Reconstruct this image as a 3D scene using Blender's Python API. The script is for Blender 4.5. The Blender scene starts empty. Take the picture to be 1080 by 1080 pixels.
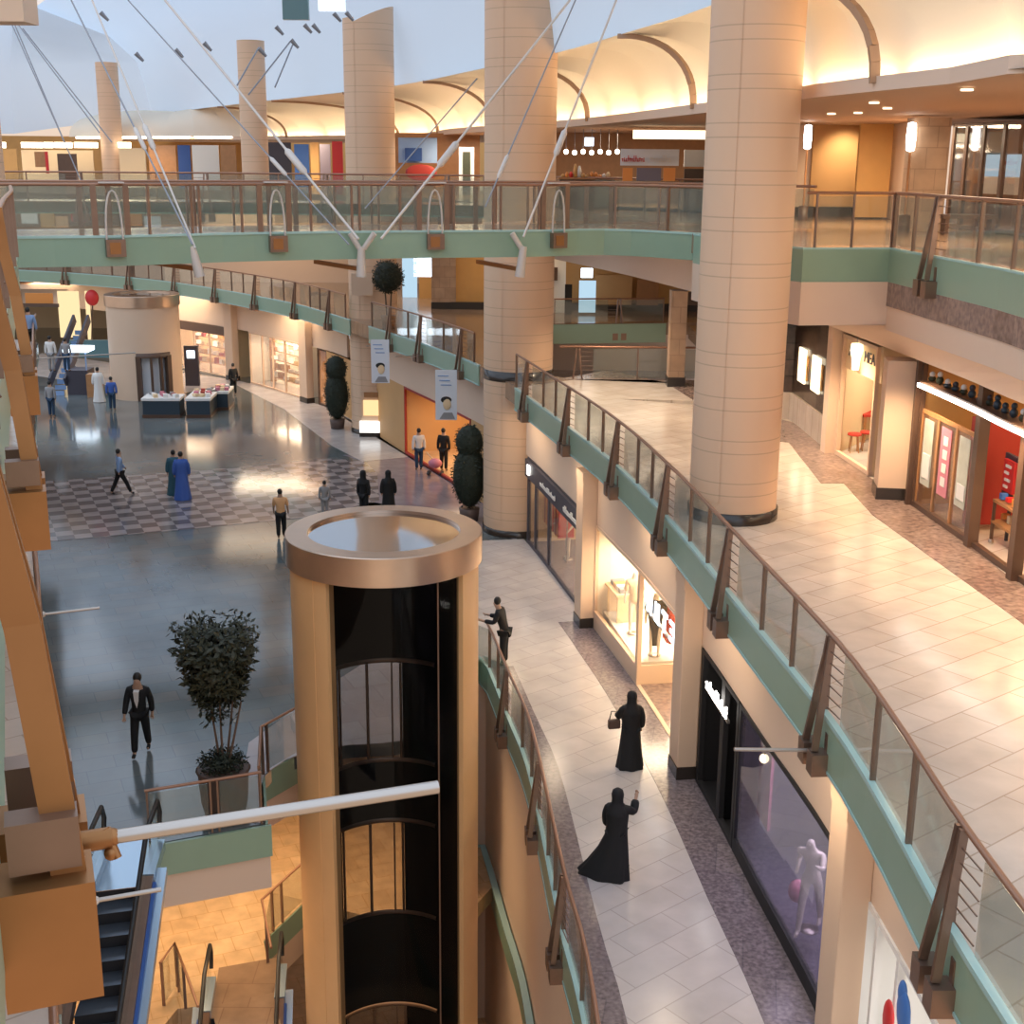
import bpy, math, random
from mathutils import Vector, Matrix
random.seed(7)
C = bpy.context.scene.collection
PI = math.pi
def R(a): return math.radians(a)
# ------------------------------------------------------------------ camera
F = 1380.0; PIT = math.atan(371/F); ROLL = math.radians(0.5)
EYE = Vector((0, 0, 1.62))
fw = Vector((0, math.cos(PIT), -math.sin(PIT))); r0 = Vector((1, 0, 0)); u0 = r0.cross(fw)
rt = math.cos(ROLL)*r0 + math.sin(ROLL)*u0
up = -math.sin(ROLL)*r0 + math.cos(ROLL)*u0
def ray(x, y): return fw + rt*((x-540)/F) - up*((y-540)/F)
def at(x, y, z):
    v = ray(x, y); return EYE + v*((z-EYE.z)/v.z)
def atY(x, y, Y):
    v = ray(x, y); return EYE + v*(Y/v.y)
def onpl(x, y, P, n):
    v = ray(x, y); n = Vector((n[0], n[1], 0)); P = Vector((P[0], P[1], 0))
    return EYE + v*(((P-EYE).dot(n))/v.dot(n))
cam = bpy.data.cameras.new('camera'); co = bpy.data.objects.new('camera', cam); C.objects.link(co)
co.matrix_world = Matrix(((rt.x, up.x, -fw.x, 0), (rt.y, up.y, -fw.y, 0), (rt.z, up.z, -fw.z, EYE.z), (0, 0, 0, 1)))
cam.sensor_width = 36; cam.lens = 36*F/1080; cam.clip_end = 600; cam.clip_start = .05
bpy.context.scene.camera = co
L3, L2, L1, L0 = 0.0, -5.25, -10.5, -15.75

# ------------------------------------------------------------------ materials
MATS = {}
def nm(name):
    m = bpy.data.materials.new(name); m.use_nodes = True; MATS[name] = m
    return m, m.node_tree, m.node_tree.nodes['Principled BSDF']
def mat(name, col, rough=.5, metal=0, spec=.5, var=0, scale=3.0, emit=None, es=0, coat=0):
    m, nt, b = nm(name)
    b.inputs['Base Color'].default_value = (*col, 1); b.inputs['Roughness'].default_value = rough
    b.inputs['Metallic'].default_value = metal; b.inputs['Specular IOR Level'].default_value = spec
    if coat: b.inputs['Coat Weight'].default_value = coat
    if emit:
        b.inputs['Emission Color'].default_value = (*emit, 1); b.inputs['Emission Strength'].default_value = es
    if var:
        tc = nt.nodes.new('ShaderNodeTexCoord'); n = nt.nodes.new('ShaderNodeTexNoise')
        n.inputs['Scale'].default_value = scale; n.inputs['Detail'].default_value = 6
        mx = nt.nodes.new('ShaderNodeMix'); mx.data_type = 'RGBA'
        mx.inputs[6].default_value = (*[c*(1-var) for c in col], 1); mx.inputs[7].default_value = (*[min(1, c*(1+var)) for c in col], 1)
        nt.links.new(tc.outputs['Object'], n.inputs['Vector']); nt.links.new(n.outputs['Fac'], mx.inputs[0])
        nt.links.new(mx.outputs[2], b.inputs['Base Color'])
    return m
def tilemat(name, c1, c2, mortar, bw, bh, rot=0, rough=.3, offset=0.5, msize=.012, noise=.25, nscale=2.0, axes='XY', spec=.5, bump=0):
    """brick-texture tiles in world metres"""
    m, nt, b = nm(name)
    tc = nt.nodes.new('ShaderNodeTexCoord'); mp = nt.nodes.new('ShaderNodeMapping'); mp.inputs['Rotation'].default_value = (0, 0, rot)
    src = tc.outputs['Object']
    if axes != 'XY':
        s = nt.nodes.new('ShaderNodeSeparateXYZ'); c = nt.nodes.new('ShaderNodeCombineXYZ'); nt.links.new(src, s.inputs[0])
        a = nt.nodes.new('ShaderNodeMath'); a.operation = 'ADD'; nt.links.new(s.outputs[0], a.inputs[0]); nt.links.new(s.outputs[1], a.inputs[1])
        nt.links.new(a.outputs[0] if axes == 'SZ' else s.outputs[1], c.inputs[0]); nt.links.new(s.outputs[2], c.inputs[1]); src = c.outputs[0]
    nt.links.new(src, mp.inputs['Vector'])
    br = nt.nodes.new('ShaderNodeTexBrick'); br.inputs['Scale'].default_value = 1
    br.inputs['Color1'].default_value = (*c1, 1); br.inputs['Color2'].default_value = (*c2, 1); br.inputs['Mortar'].default_value = (*mortar, 1)
    br.inputs['Brick Width'].default_value = bw; br.inputs['Row Height'].default_value = bh; br.inputs['Mortar Size'].default_value = msize
    br.inputs['Mortar Smooth'].default_value = .3; br.offset = offset
    nt.links.new(mp.outputs[0], br.inputs['Vector'])
    n = nt.nodes.new('ShaderNodeTexNoise'); n.inputs['Scale'].default_value = nscale; n.inputs['Detail'].default_value = 8
    nt.links.new(tc.outputs['Object'], n.inputs['Vector'])
    mx = nt.nodes.new('ShaderNodeMix'); mx.data_type = 'RGBA'; mx.blend_type = 'MULTIPLY'; mx.inputs[0].default_value = 1
    rp = nt.nodes.new('ShaderNodeMapRange'); rp.inputs[1].default_value = .3; rp.inputs[2].default_value = .7; rp.inputs[3].default_value = 1-noise; rp.inputs[4].default_value = 1+noise*.4
    nt.links.new(n.outputs['Fac'], rp.inputs[0]); nt.links.new(br.outputs['Color'], mx.inputs[6]); nt.links.new(rp.outputs[0], mx.inputs[7])
    nt.links.new(mx.outputs[2], b.inputs['Base Color']); b.inputs['Roughness'].default_value = rough; b.inputs['Specular IOR Level'].default_value = spec
    return m
def glassmat(name, tint, refl=.12, alpha=.8):
    m = bpy.data.materials.new(name); m.use_nodes = True; nt = m.node_tree; nt.nodes.clear(); MATS[name] = m
    o = nt.nodes.new('ShaderNodeOutputMaterial'); t = nt.nodes.new('ShaderNodeBsdfTransparent'); g = nt.nodes.new('ShaderNodeBsdfGlossy')
    d = nt.nodes.new('ShaderNodeBsdfDiffuse'); d.inputs[0].default_value = (*tint, 1)
    t.inputs[0].default_value = (*[.55+.45*c for c in tint], 1); g.inputs['Roughness'].default_value = .04
    m1 = nt.nodes.new('ShaderNodeMixShader'); m1.inputs[0].default_value = 1-alpha
    nt.links.new(t.outputs[0], m1.inputs[1]); nt.links.new(d.outputs[0], m1.inputs[2])
    lw = nt.nodes.new('ShaderNodeLayerWeight'); lw.inputs[0].default_value = .25
    mr = nt.nodes.new('ShaderNodeMapRange'); mr.inputs[3].default_value = refl*.5; mr.inputs[4].default_value = min(1, refl*4)
    nt.links.new(lw.outputs['Fresnel'], mr.inputs[0])
    m2 = nt.nodes.new('ShaderNodeMixShader'); nt.links.new(mr.outputs[0], m2.inputs[0]); nt.links.new(m1.outputs[0], m2.inputs[1]); nt.links.new(g.outputs[0], m2.inputs[2])
    nt.links.new(m2.outputs[0], o.inputs[0]); return m

mat('beige', (.70, .50, .35), .6, var=.05, scale=.8)
mat('cream', (.74, .55, .41), .55, var=.04, scale=.6)
mat('soffit', (.74, .56, .43), .7)
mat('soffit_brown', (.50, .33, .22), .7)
mat('ceiling_white', (.84, .74, .60), .8)
mat('atrium_blue', (.70, .78, .86), .85)
def fabric():
    m, nt, b = nm('atrium_fabric'); b.inputs['Base Color'].default_value = (.66, .75, .84, 1); b.inputs['Roughness'].default_value = .9
    t = nt.nodes.new('ShaderNodeBsdfTranslucent'); t.inputs[0].default_value = (.70, .80, .90, 1); x = nt.nodes.new('ShaderNodeMixShader'); x.inputs[0].default_value = .55
    o = nt.nodes['Material Output']; nt.links.new(b.outputs[0], x.inputs[1]); nt.links.new(t.outputs[0], x.inputs[2]); nt.links.new(x.outputs[0], o.inputs[0])
fabric()
mat('rib', (.42, .26, .16), .6)
mat('green_band', (.27, .395, .285), .28, spec=.6, var=.08, scale=1.2)
mat('green_edge', (.40, .60, .56), .2)
mat('bronze', (.26, .17, .125), .38, metal=.75, var=.15, scale=6)
mat('bronze_bright', (.36, .165, .06), .42, metal=.7, var=.12, scale=5)
mat('handrail', (.34, .17, .10), .35, metal=.3)
mat('steel', (.50, .44, .39), .35, metal=.9)
mat('steel_white', (.62, .55, .49), .45, metal=.1)
mat('cable', (.28, .29, .32), .5, metal=.4)
mat('black_stone', (.035, .027, .022), .2)
mat('black_glass', (.004, .0035, .0035), .4, spec=.12)
mat('black', (.012, .011, .012), .6)
mat('lift_wood', (.82, .48, .22), .42, var=.08, scale=1.5)
mat('lift_ring', (.62, .47, .36), .28, metal=.9, var=.1, scale=3)
mat('mirror_roof', (.55, .55, .56), .06, metal=1)
mat('white', (.8, .78, .74), .5)
mat('paper', (.75, .78, .82), .7)
mat('poster_pale', (.50, .52, .44), .4, var=.35, scale=3)
mat('toy_dark', (.03, .05, .07), .4)
lamp0 = 1
mat('skin', (.45, .27, .18), .6)
mat('hair', (.015, .012, .01), .6)
mat('cloth_black', (.008, .008, .009), .8)
mat('cloth_navy', (.02, .05, .10), .8)
mat('cloth_blue', (.05, .12, .42), .75)
mat('cloth_teal', (.03, .10, .13), .75)
mat('cloth_light_blue', (.25, .38, .62), .8)
mat('cloth_grey', (.30, .29, .29), .8)
mat('cloth_white', (.75, .72, .68), .8)
mat('cloth_peach', (.75, .42, .20), .8)
mat('cloth_red', (.55, .05, .03), .75)
mat('red', (.62, .03, .03), .45)
mat('dark_red', (.35, .03, .02), .5)
mat('pink', (.62, .22, .28), .5)
mat('blue', (.05, .17, .5), .45)
mat('deep_blue', (.02, .07, .25), .5)
mat('orange', (.75, .28, .06), .5)
mat('ochre', (.62, .34, .11), .55, var=.1, scale=2)
mat('wood', (.42, .20, .08), .4, var=.2, scale=4)
mat('dark_wood', (.10, .055, .035), .4, var=.2, scale=4)
mat('shop_warm', (.80, .60, .36), .7)
mat('shop_white', (.85, .80, .70), .7)
mat('shop_dark', (.05, .045, .06), .5)
mat('shop_grey', (.16, .14, .18), .5)
mat('mannequin', (.85, .76, .62), .4)
mat('leaf', (.032, .036, .018), .6, var=.5, scale=9)
mat('leaf_dark', (.020, .028, .016), .7, var=.5, scale=9)
mat('bark', (.12, .075, .05), .8)
mat('pot', (.11, .07, .055), .5, var=.2, scale=8)
mat('step', (.16, .19, .23), .3, metal=.7)
mat('step_dark', (.015, .016, .02), .5)
mat('esc_side', (.45, .58, .70), .22, metal=.6)
mat('esc_blue', (.03, .10, .35), .4)
mat('rubber', (.02, .02, .02), .45)
mat('orange_wall', (.60, .34, .14), .7, var=.1, scale=.8)
mat('teal_floor', (.10, .20, .22), .3)
def lamp(name, col, s): return mat(name, (0, 0, 0), 1, emit=col, es=s)
lamp('lamp_warm', (1, .82, .58), 7); lamp('lamp_cove', (1, .80, .55), 12); lamp('lamp_white', (1, .95, .88), 6); lamp('lamp_cool', (.75, .88, 1), 3.5)
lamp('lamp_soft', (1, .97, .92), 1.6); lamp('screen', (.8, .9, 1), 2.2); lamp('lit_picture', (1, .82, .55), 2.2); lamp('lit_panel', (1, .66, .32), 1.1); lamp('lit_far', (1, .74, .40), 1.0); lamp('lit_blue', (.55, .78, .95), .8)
glassmat('rail_glass', (.70, .74, .68), .06, .94)
glassmat('shop_glass', (.8, .75, .7), .07, .97)
glassmat('shaft_glass', (.02, .02, .02), .02, .95)
glassmat('dark_shop_glass', (.30, .27, .36), .08, .86)
# column stone: thin double joints every 1.4 m
def colmat():
    m, nt, b = nm('column_stone')
    tc = nt.nodes.new('ShaderNodeTexCoord'); s = nt.nodes.new('ShaderNodeSeparateXYZ'); nt.links.new(tc.outputs['Object'], s.inputs[0])
    def line(off):
        a = nt.nodes.new('ShaderNodeMath'); a.operation = 'ADD'; a.inputs[1].default_value = off; nt.links.new(s.outputs[2], a.inputs[0])
        w = nt.nodes.new('ShaderNodeMath'); w.operation = 'PINGPONG'; w.inputs[1].default_value = .42; nt.links.new(a.outputs[0], w.inputs[0])
        c = nt.nodes.new('ShaderNodeMath'); c.operation = 'LESS_THAN'; c.inputs[1].default_value = .012; nt.links.new(w.outputs[0], c.inputs[0]); return c
    l1, l2 = line(0), line(.25)
    mx = nt.nodes.new('ShaderNodeMath'); mx.operation = 'MAXIMUM'; nt.links.new(l1.outputs[0], mx.inputs[0]); nt.links.new(l2.outputs[0], mx.inputs[1])
    mc = nt.nodes.new('ShaderNodeMix'); mc.data_type = 'RGBA'; mc.inputs[6].default_value = (.72, .485, .32, 1); mc.inputs[7].default_value = (.56, .37, .24, 1)
    nt.links.new(mx.outputs[0], mc.inputs[0]); nt.links.new(mc.outputs[2], b.inputs['Base Color']); b.inputs['Roughness'].default_value = .5
colmat()
tilemat('plaza', (.14, .175, .185), (.18, .185, .175), (.115, .135, .14), 1.2, .6, R(-23.5), .11, noise=.5, nscale=.35, spec=.7)
tilemat('light_floor', (.52, .47, .44), (.58, .52, .48), (.42, .37, .34), 1.2, .6, R(-40), .20, noise=.15, nscale=1.2)
tilemat('pink_floor', (.52, .44, .43), (.56, .50, .49), (.42, .36, .35), .9, .9, R(-23.5), .16, noise=.2, nscale=.8)
tilemat('purple_granite', (.20, .16, .17), (.25, .20, .20), (.17, .14, .15), 1.0, 1.0, R(10), .18, noise=.5, nscale=14)
tilemat('purple_floor', (.23, .20, .23), (.27, .23, .26), (.2, .18, .2), 1.0, 1.0, R(-23.5), .14, noise=.2, nscale=2)
tilemat('beige_floor', (.60, .50, .41), (.67, .57, .48), (.46, .36, .28), 1.1, .55, R(-38), .17, noise=.15, nscale=1.5)
tilemat('brown_granite', (.25, .17, .14), (.33, .23, .19), (.22, .15, .12), .8, .8, R(-38), .2, noise=.45, nscale=9)
tilemat('brown_floor', (.30, .19, .12), (.35, .23, .15), (.25, .15, .1), 1, 1, 0, .15, noise=.2)
tilemat('orange_floor', (.60, .38, .20), (.66, .44, .25), (.52, .30, .13), .6, .6, R(-23), .3, noise=.2, nscale=3)
tilemat('marble_wall', (.045, .03, .022), (.10, .065, .05), (.02, .015, .01), .9, .45, 0, .2, noise=.5, nscale=4, axes='YZ')
tilemat('brick_col', (.46, .30, .19), (.52, .35, .23), (.36, .23, .15), .5, .5, 0, .4, noise=.2, axes='SZ')
def checkmat():
    m, nt, b = nm('checker_floor')
    tc = nt.nodes.new('ShaderNodeTexCoord'); mp = nt.nodes.new('ShaderNodeMapping'); mp.inputs['Rotation'].default_value = (0, 0, R(-23.5)); mp.inputs['Location'].default_value = (0, 0, .5)
    mp.inputs['Scale'].default_value = (1/.55, 1/.55, 1)
    ck = nt.nodes.new('ShaderNodeTexChecker'); ck.inputs['Scale'].default_value = 1
    ck.inputs['Color1'].default_value = (.48, .41, .39, 1); ck.inputs['Color2'].default_value = (.21, .175, .17, 1)
    n = nt.nodes.new('ShaderNodeTexNoise'); n.inputs['Scale'].default_value = 1.5
    mx = nt.nodes.new('ShaderNodeMix'); mx.data_type = 'RGBA'; mx.blend_type = 'MULTIPLY'; mx.inputs[0].default_value = .5
    nt.links.new(tc.outputs['Object'], mp.inputs[0]); nt.links.new(mp.outputs[0], ck.inputs[0]); nt.links.new(tc.outputs['Object'], n.inputs['Vector'])
    nt.links.new(ck.outputs['Color'], mx.inputs[6]); nt.links.new(n.outputs['Fac'], mx.inputs[7]); nt.links.new(mx.outputs[2], b.inputs['Base Color'])
    b.inputs['Roughness'].default_value = .10
checkmat()
def M(n): return MATS[n]

# ------------------------------------------------------------------ mesh builder
def inv(o):
    while o is not None and o.parent is not None: o = o.parent
    return o.matrix_world.inverted() if o is not None else Matrix()
class MB:
    def __init__(s): s.v = []; s.f = []; s.sm = []
    def add(s, vs, fs, smooth=False):
        o = len(s.v); s.v += [Vector(p) for p in vs]; s.f += [[i+o for i in f] for f in fs]; s.sm += [smooth]*len(fs); return s
    def box(s, c, d, rz=0, m=None):
        c = Vector(c); h = Vector(d)/2; rm = Matrix.Rotation(rz, 3, 'Z')
        vs = [Vector((x*h.x, y*h.y, z*h.z)) for x in (-1, 1) for y in (-1, 1) for z in (-1, 1)]
        if m is not None: vs = [m @ v for v in vs]
        return s.add([c + rm @ v for v in vs], [(0, 1, 3, 2), (4, 6, 7, 5), (0, 4, 5, 1), (2, 3, 7, 6), (0, 2, 6, 4), (1, 5, 7, 3)])
    def beam(s, a, b, w, h, side=None):
        """rectangular bar from a to b, w along 'side', h the other way"""
        a = Vector(a); b = Vector(b); t = (b-a).normalized()
        sd = Vector(side) if side else (Vector((0, 0, 1)).cross(t) if abs(t.z) < .95 else Vector((1, 0, 0)))
        sd = (sd - t*sd.dot(t)).normalized(); n = t.cross(sd)
        vs = [p + sd*x*w/2 + n*y*h/2 for p in (a, b) for x, y in ((-1, -1), (1, -1), (1, 1), (-1, 1))]
        return s.add(vs, [(3, 2, 1, 0), (4, 5, 6, 7), (0, 1, 5, 4), (1, 2, 6, 5), (2, 3, 7, 6), (3, 0, 4, 7)])
    def tube(s, pts, r, n=10, caps=True):
        pts = [Vector(p) for p in pts]; rs = r if isinstance(r, (list, tuple)) else [r]*len(pts)
        vs = []; prev = None
        for i, p in enumerate(pts):
            t = (pts[min(i+1, len(pts)-1)] - pts[max(i-1, 0)]).normalized()
            if prev is None: a = t.cross(Vector((0, 0, 1))); a = a if a.length > .01 else t.cross(Vector((1, 0, 0)))
            else: a = prev - t*prev.dot(t)
            a.normalize(); prev = a; b = t.cross(a)
            vs += [p + (a*math.cos(k*2*PI/n) + b*math.sin(k*2*PI/n))*rs[i] for k in range(n)]
        fs = [(i*n+k, i*n+(k+1) % n, (i+1)*n+(k+1) % n, (i+1)*n+k) for i in range(len(pts)-1) for k in range(n)]
        s.add(vs, fs, True)
        if caps: s.add(vs[:n], [list(range(n))[::-1]]); s.add(vs[-n:], [list(range(n))])
        return s
    def lathe(s, c, prof, n=24, sx=1, sy=1, a0=0, a1=2*PI, smooth=True, fold=None):
        c = Vector(c); full = abs(a1-a0-2*PI) < 1e-6; m = n if full else n+1; vs = []
        for j, (r, z) in enumerate(prof):
            for k in range(m):
                a = a0+(a1-a0)*k/n; rr = r*(1+(fold(a, z) if fold else 0))
                vs.append(c + Vector((rr*math.cos(a)*sx, rr*math.sin(a)*sy, z)))
        fs = [(j*m+k, j*m+(k+1) % m, (j+1)*m+(k+1) % m, (j+1)*m+k) for j in range(len(prof)-1) for k in range(n)]
        return s.add(vs, fs, smooth)
    def prism(s, poly, z0, z1):
        n = len(poly); ar = sum(poly[i][0]*poly[(i+1) % n][1]-poly[(i+1) % n][0]*poly[i][1] for i in range(n))
        if ar < 0: poly = poly[::-1]
        vs = [(p[0], p[1], z0) for p in poly] + [(p[0], p[1], z1) for p in poly]
        return s.add(vs, [list(range(n))[::-1], list(range(n, 2*n))] + [(i, (i+1) % n, n+(i+1) % n, n+i) for i in range(n)])
    def strip(s, A, B, smooth=True):
        n = len(A); return s.add(list(A)+list(B), [(i, i+1, n+i+1, n+i) for i in range(n-1)], smooth)
    def wallpath(s, P, z0, z1, t):
        """upright curved slab along 2D path P, thickness t to its right"""
        Q = offset(P, t); A = [(p.x, p.y, z0) for p in P]; B = [(p.x, p.y, z1) for p in P]; D = [(q.x, q.y, z1) for q in Q]; E = [(q.x, q.y, z0) for q in Q]
        s.strip(A, B, False); s.strip(B, D, False); s.strip(D, E, False); s.strip(E, A, False)
        s.add([A[0], B[0], D[0], E[0]], [(0, 1, 2, 3)]); s.add([A[-1], B[-1], D[-1], E[-1]], [(3, 2, 1, 0)]); return s
    def sphere(s, c, r, n=12, m=8):
        r = r if isinstance(r, (tuple, list)) else (r, r, r)
        vs = [Vector(c)+Vector((r[0]*math.sin(PI*j/m)*math.cos(2*PI*k/n), r[1]*math.sin(PI*j/m)*math.sin(2*PI*k/n), r[2]*math.cos(PI*j/m))) for j in range(m+1) for k in range(n)]
        return s.add(vs, [(j*n+k, (j+1)*n+k, (j+1)*n+(k+1) % n, j*n+(k+1) % n) for j in range(m) for k in range(n)], True)
    def build(s, name, m, parent=None, label=None, bevel=0):
        base = inv(parent)
        me = bpy.data.meshes.new(name); me.from_pydata([base @ v for v in s.v], [], s.f); me.update()
        for p, q in zip(me.polygons, s.sm): p.use_smooth = q
        me.materials.append(M(m) if isinstance(m, str) else m)
        o = bpy.data.objects.new(name, me); C.objects.link(o)
        if parent is not None:
            o.parent = parent
        if label: o['label'] = label
        if bevel:
            b = o.modifiers.new('bevel', 'BEVEL'); b.width = bevel; b.segments = 2
        return o
WM = {}
def thing(name, loc, label, cat, group=None, rz=0):
    o = bpy.data.objects.new(name, None); C.objects.link(o); o.empty_display_size = .1
    o.matrix_world = Matrix.Translation(Vector(loc)) @ Matrix.Rotation(rz, 4, 'Z')
    o['label'] = label; o['category'] = cat
    if group: o['group'] = group
    return o
# an empty's matrix_world only reads back after an update, so keep our own
class _T: pass
_orig = thing
def thing(name, loc, label, cat, group=None, rz=0):
    o = bpy.data.objects.new(name, None); C.objects.link(o); o.empty_display_size = .1
    o.location = loc; o.rotation_euler = (0, 0, rz)
    bpy.context.view_layer.update()
    o['label'] = label; o['category'] = cat
    if group: o['group'] = group
    return o
def tag(o, label, cat, group=None, kind=None):
    o['label'] = label; o['category'] = cat
    if group: o['group'] = group
    if kind: o['kind'] = kind
    return o
def struct(mb, name, m):
    o = mb.build(name, m); o['kind'] = 'structure'; return o

# ------------------------------------------------------------------ paths
def cat_rom(P, n=8):
    P = [Vector((p[0], p[1])) for p in P]; out = []
    for i in range(len(P)-1):
        a = P[max(i-1, 0)]; b = P[i]; c = P[i+1]; d = P[min(i+2, len(P)-1)]
        for k in range(n):
            t = k/n
            out.append(.5*((2*b)+(c-a)*t+(2*a-5*b+4*c-d)*t*t+(3*b-a-3*c+d)*t**3))
    out.append(P[-1]); return out
def offset(P, d):
    out = []
    for i, p in enumerate(P):
        t = (P[min(i+1, len(P)-1)]-P[max(i-1, 0)]).normalized(); out.append(p+Vector((t.y, -t.x))*d)   # to the right of travel
    return out
class Path:
    def __init__(s, P):
        s.P = [Vector((p[0], p[1])) for p in P]; s.L = [0]
        for a, b in zip(s.P, s.P[1:]): s.L.append(s.L[-1]+(b-a).length)
        s.len = s.L[-1]
    def pt(s, d):
        d = max(0, min(s.len, d))
        for i in range(len(s.L)-1):
            if d <= s.L[i+1]: 
                t = (d-s.L[i])/max(1e-9, s.L[i+1]-s.L[i]); return s.P[i].lerp(s.P[i+1], t)
        return s.P[-1]
    def tan(s, d): return (s.pt(d+.15)-s.pt(d-.15)).normalized()
    def right(s, d): t = s.tan(d); return Vector((t.y, -t.x))
    def at(s, d, off=0, z=0): p = s.pt(d)+s.right(d)*off; return Vector((p.x, p.y, z))
    def sub(s, a, b, n=None):
        n = n or max(2, int(abs(b-a)/1.0)+1); return [s.pt(a+(b-a)*i/n) for i in range(n+1)]
    def near(s, p):
        p = Vector((p[0], p[1])); return min(((s.pt(i*s.len/800)-p).length, i*s.len/800) for i in range(801))[1]
def pix(l, z): return [at(x, y, z).xy for x, y in l]

# L2 / right balcony edge, travelling from the camera away: building is on the RIGHT
E2 = Path(cat_rom([(4.1, 3), (4.25, 7)] + pix([(1010, 987), (940, 860), (880, 763), (790, 650), (710, 552), (650, 490), (590, 443), (535, 403)], L2) + pix([(500, 383), (445, 362), (392, 345), (355, 333), (300, 318)], L2) + [(-18.2, 74), (-24, 79), (-32, 83), (-42, 85)], 6))
E1 = Path(cat_rom([(1.3, 8), (1.25, 13)] + pix([(617, 1073), (593, 977), (560, 817), (537, 757), (514, 700)], L1) + [(-.80, 31.0), (-1.25, 30.6), (-1.35, 28.4), (-1.5, 26.7), (-2.3, 25.95), (-3.4, 25.75), (-4.3, 25.4), (-4.95, 24.5), (-4.95, 23.6)], 6))
S1 = Path(cat_rom([(4.75, 4), (4.8, 12)] + pix([(858, 1060), (800, 950), (738, 830), (680, 735), (640, 680), (600, 628), (556, 572)], L1) + [(-.6, 45), (-2.6, 50), (-5.0, 55.5)] + pix([(368, 440), (328, 424), (250, 401)], L1) + [(-22, 79), (-30, 84), (-42, 88)], 6))
S2 = Path(cat_rom([(9.4, 8), (9.1, 15)] + pix([(1070, 612), (1022, 575), (960, 532), (905, 495), (868, 470), (830, 440)], L2) + [(7.0, 36), (6.6, 42), (7.4, 50), (7.8, 58), (5, 62), (-2, 66), (-10, 74), (-20, 82), (-36, 91)], 6))

# ------------------------------------------------------------------ floors
def zpoly(name, poly, z, m, t=.02):
    return struct(MB().prism([tuple(p) for p in poly], z-t, z), name, m)
# level 1 slab (hall floor)
e1 = E1.sub(0, E1.len, 60)
L1poly = [(8, 8)] + [(e.x, e.y) for e in e1[0:]] + [(-4.64, 22.3), (-6.63, 21.45), (-12, 19.4), (-30, 14)] + [(-60, 60), (-60, 100), (10, 100)]
zpoly('floor', L1poly, L1, 'plaza', .3)
lightA = [E1.at(s, .6).xy for s in [E1.near((1.3, 9))+i*(E1.near((-.5, 30))-E1.near((1.3, 9)))/14 for i in range(15)]] + [Vector((-2.4, 33)), Vector((-2.6, 37)), Vector((-1.9, 41.2))] + [S1.at(s, -.02).xy for s in [S1.near((.3, 41.6))*(1-i/20)+S1.near((4.75, 8))*i/20 for i in range(21)]]
zpoly('floor', lightA, L1+.012, 'light_floor')
# purple granite border at the shopfronts
sA, sB = S1.near((4.75, 8)), S1.near(at(612, 655, L1).xy)
bp = [S1.at(sA+(sB-sA)*i/24, -.02).xy for i in range(25)]; bq = [S1.at(sB+(sA-sB)*i/24, -(.85 if i < 24 else .85)).xy for i in range(25)]
zpoly('floor', bp+bq, L1+.02, 'purple_granite')
ep = [E1.at(E1.len*.0+(E1.near((-.6, 30.2)))*i/24, .0).xy for i in range(25)]; eq = [E1.at(E1.near((-.6, 30.2))*(1-i/24), .6).xy for i in range(25)]
zpoly('floor', ep+eq, L1+.02, 'purple_granite')
# pinkish walkway round the far side of the void
pk = [E1.at(s, 0).xy for s in [E1.near((-.7, 30.6))+(E1.len-E1.near((-.7, 30.6)))*i/14 for i in range(15)]] + [Vector((-4.64, 22.3)), Vector((-5.2, 22.4)), Vector((-5.6, 25.8)), Vector((-4.6, 28.4)), Vector((-3.4, 31)), Vector((-2.4, 33.5)), Vector((-1.0, 32))]
zpoly('floor', pk, L1+.014, 'pink_floor')
zpoly('floor', pix([(28, 563), (28, 509), (120, 503), (240, 494), (345, 484), (385, 486), (398, 500), (400, 528), (330, 545), (210, 557), (110, 566), (55, 571)], L1), L1+.010, 'checker_floor')
zpoly('floor', pix([(395, 530), (398, 505), (385, 487), (362, 480), (440, 475), (500, 470), (545, 500), (545, 570), (470, 545)], L1), L1+.008, 'purple_floor')
farl = pix([(500, 476), (440, 481), (382, 487), (350, 470), (300, 432), (245, 404)], L1) + [Vector((-17.5, 69)), Vector((-24, 72)), Vector((-30, 76))]
sC, sD = S1.near(at(250, 401, L1).xy), S1.near((-2.0, 48.6))
zpoly('floor', farl + [Vector((-30, 83))] + [S1.at(sC+(sD-sC)*i/14+0, -.02).xy for i in range(15)], L1+.014, 'light_floor')
# level 2 slab on the right, opening in the middle
d41 = E2.near((-.1, 40.5))
slab2 = [E2.at(d41*i/30, .0).xy for i in range(31)] + [Vector((2.0, 42.2)), Vector((7.2, 42.2))] + [S2.at(S2.near((6.6, 42))*(1-i/16), 5).xy for i in range(17)]
struct(MB().prism(slab2, L2-.55, L2), 'floor', 'beige_floor')
g = [S2.at(s, -.02).xy for s in [S2.near((9.4, 8.2))+(S2.near((7.0, 37))-S2.near((9.4, 8.2)))*i/20 for i in range(21)]]
g2 = pix([(900, 515), (920, 543), (1000, 601), (1075, 655)], L2)[::1]
zpoly('floor', g + [Vector((5.6, 37.0)), Vector((6.2, 33.2))] + pix([(832, 467), (866, 510), (890, 510), (920, 543), (1000, 601), (1075, 655)], L2) + [Vector((8.1, 12)), Vector((8.3, 8.2))], L2+.012, 'brown_granite')
zpoly('floor', [Vector((6.55, 42.2)), Vector((2.0, 42.2)), at(590, 400, L2).xy, at(640, 391, L2).xy, at(703, 404, L2).xy, Vector((5.6, 37.0)), Vector((6.9, 36.8))], L2+.013, 'brown_granite')
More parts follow.
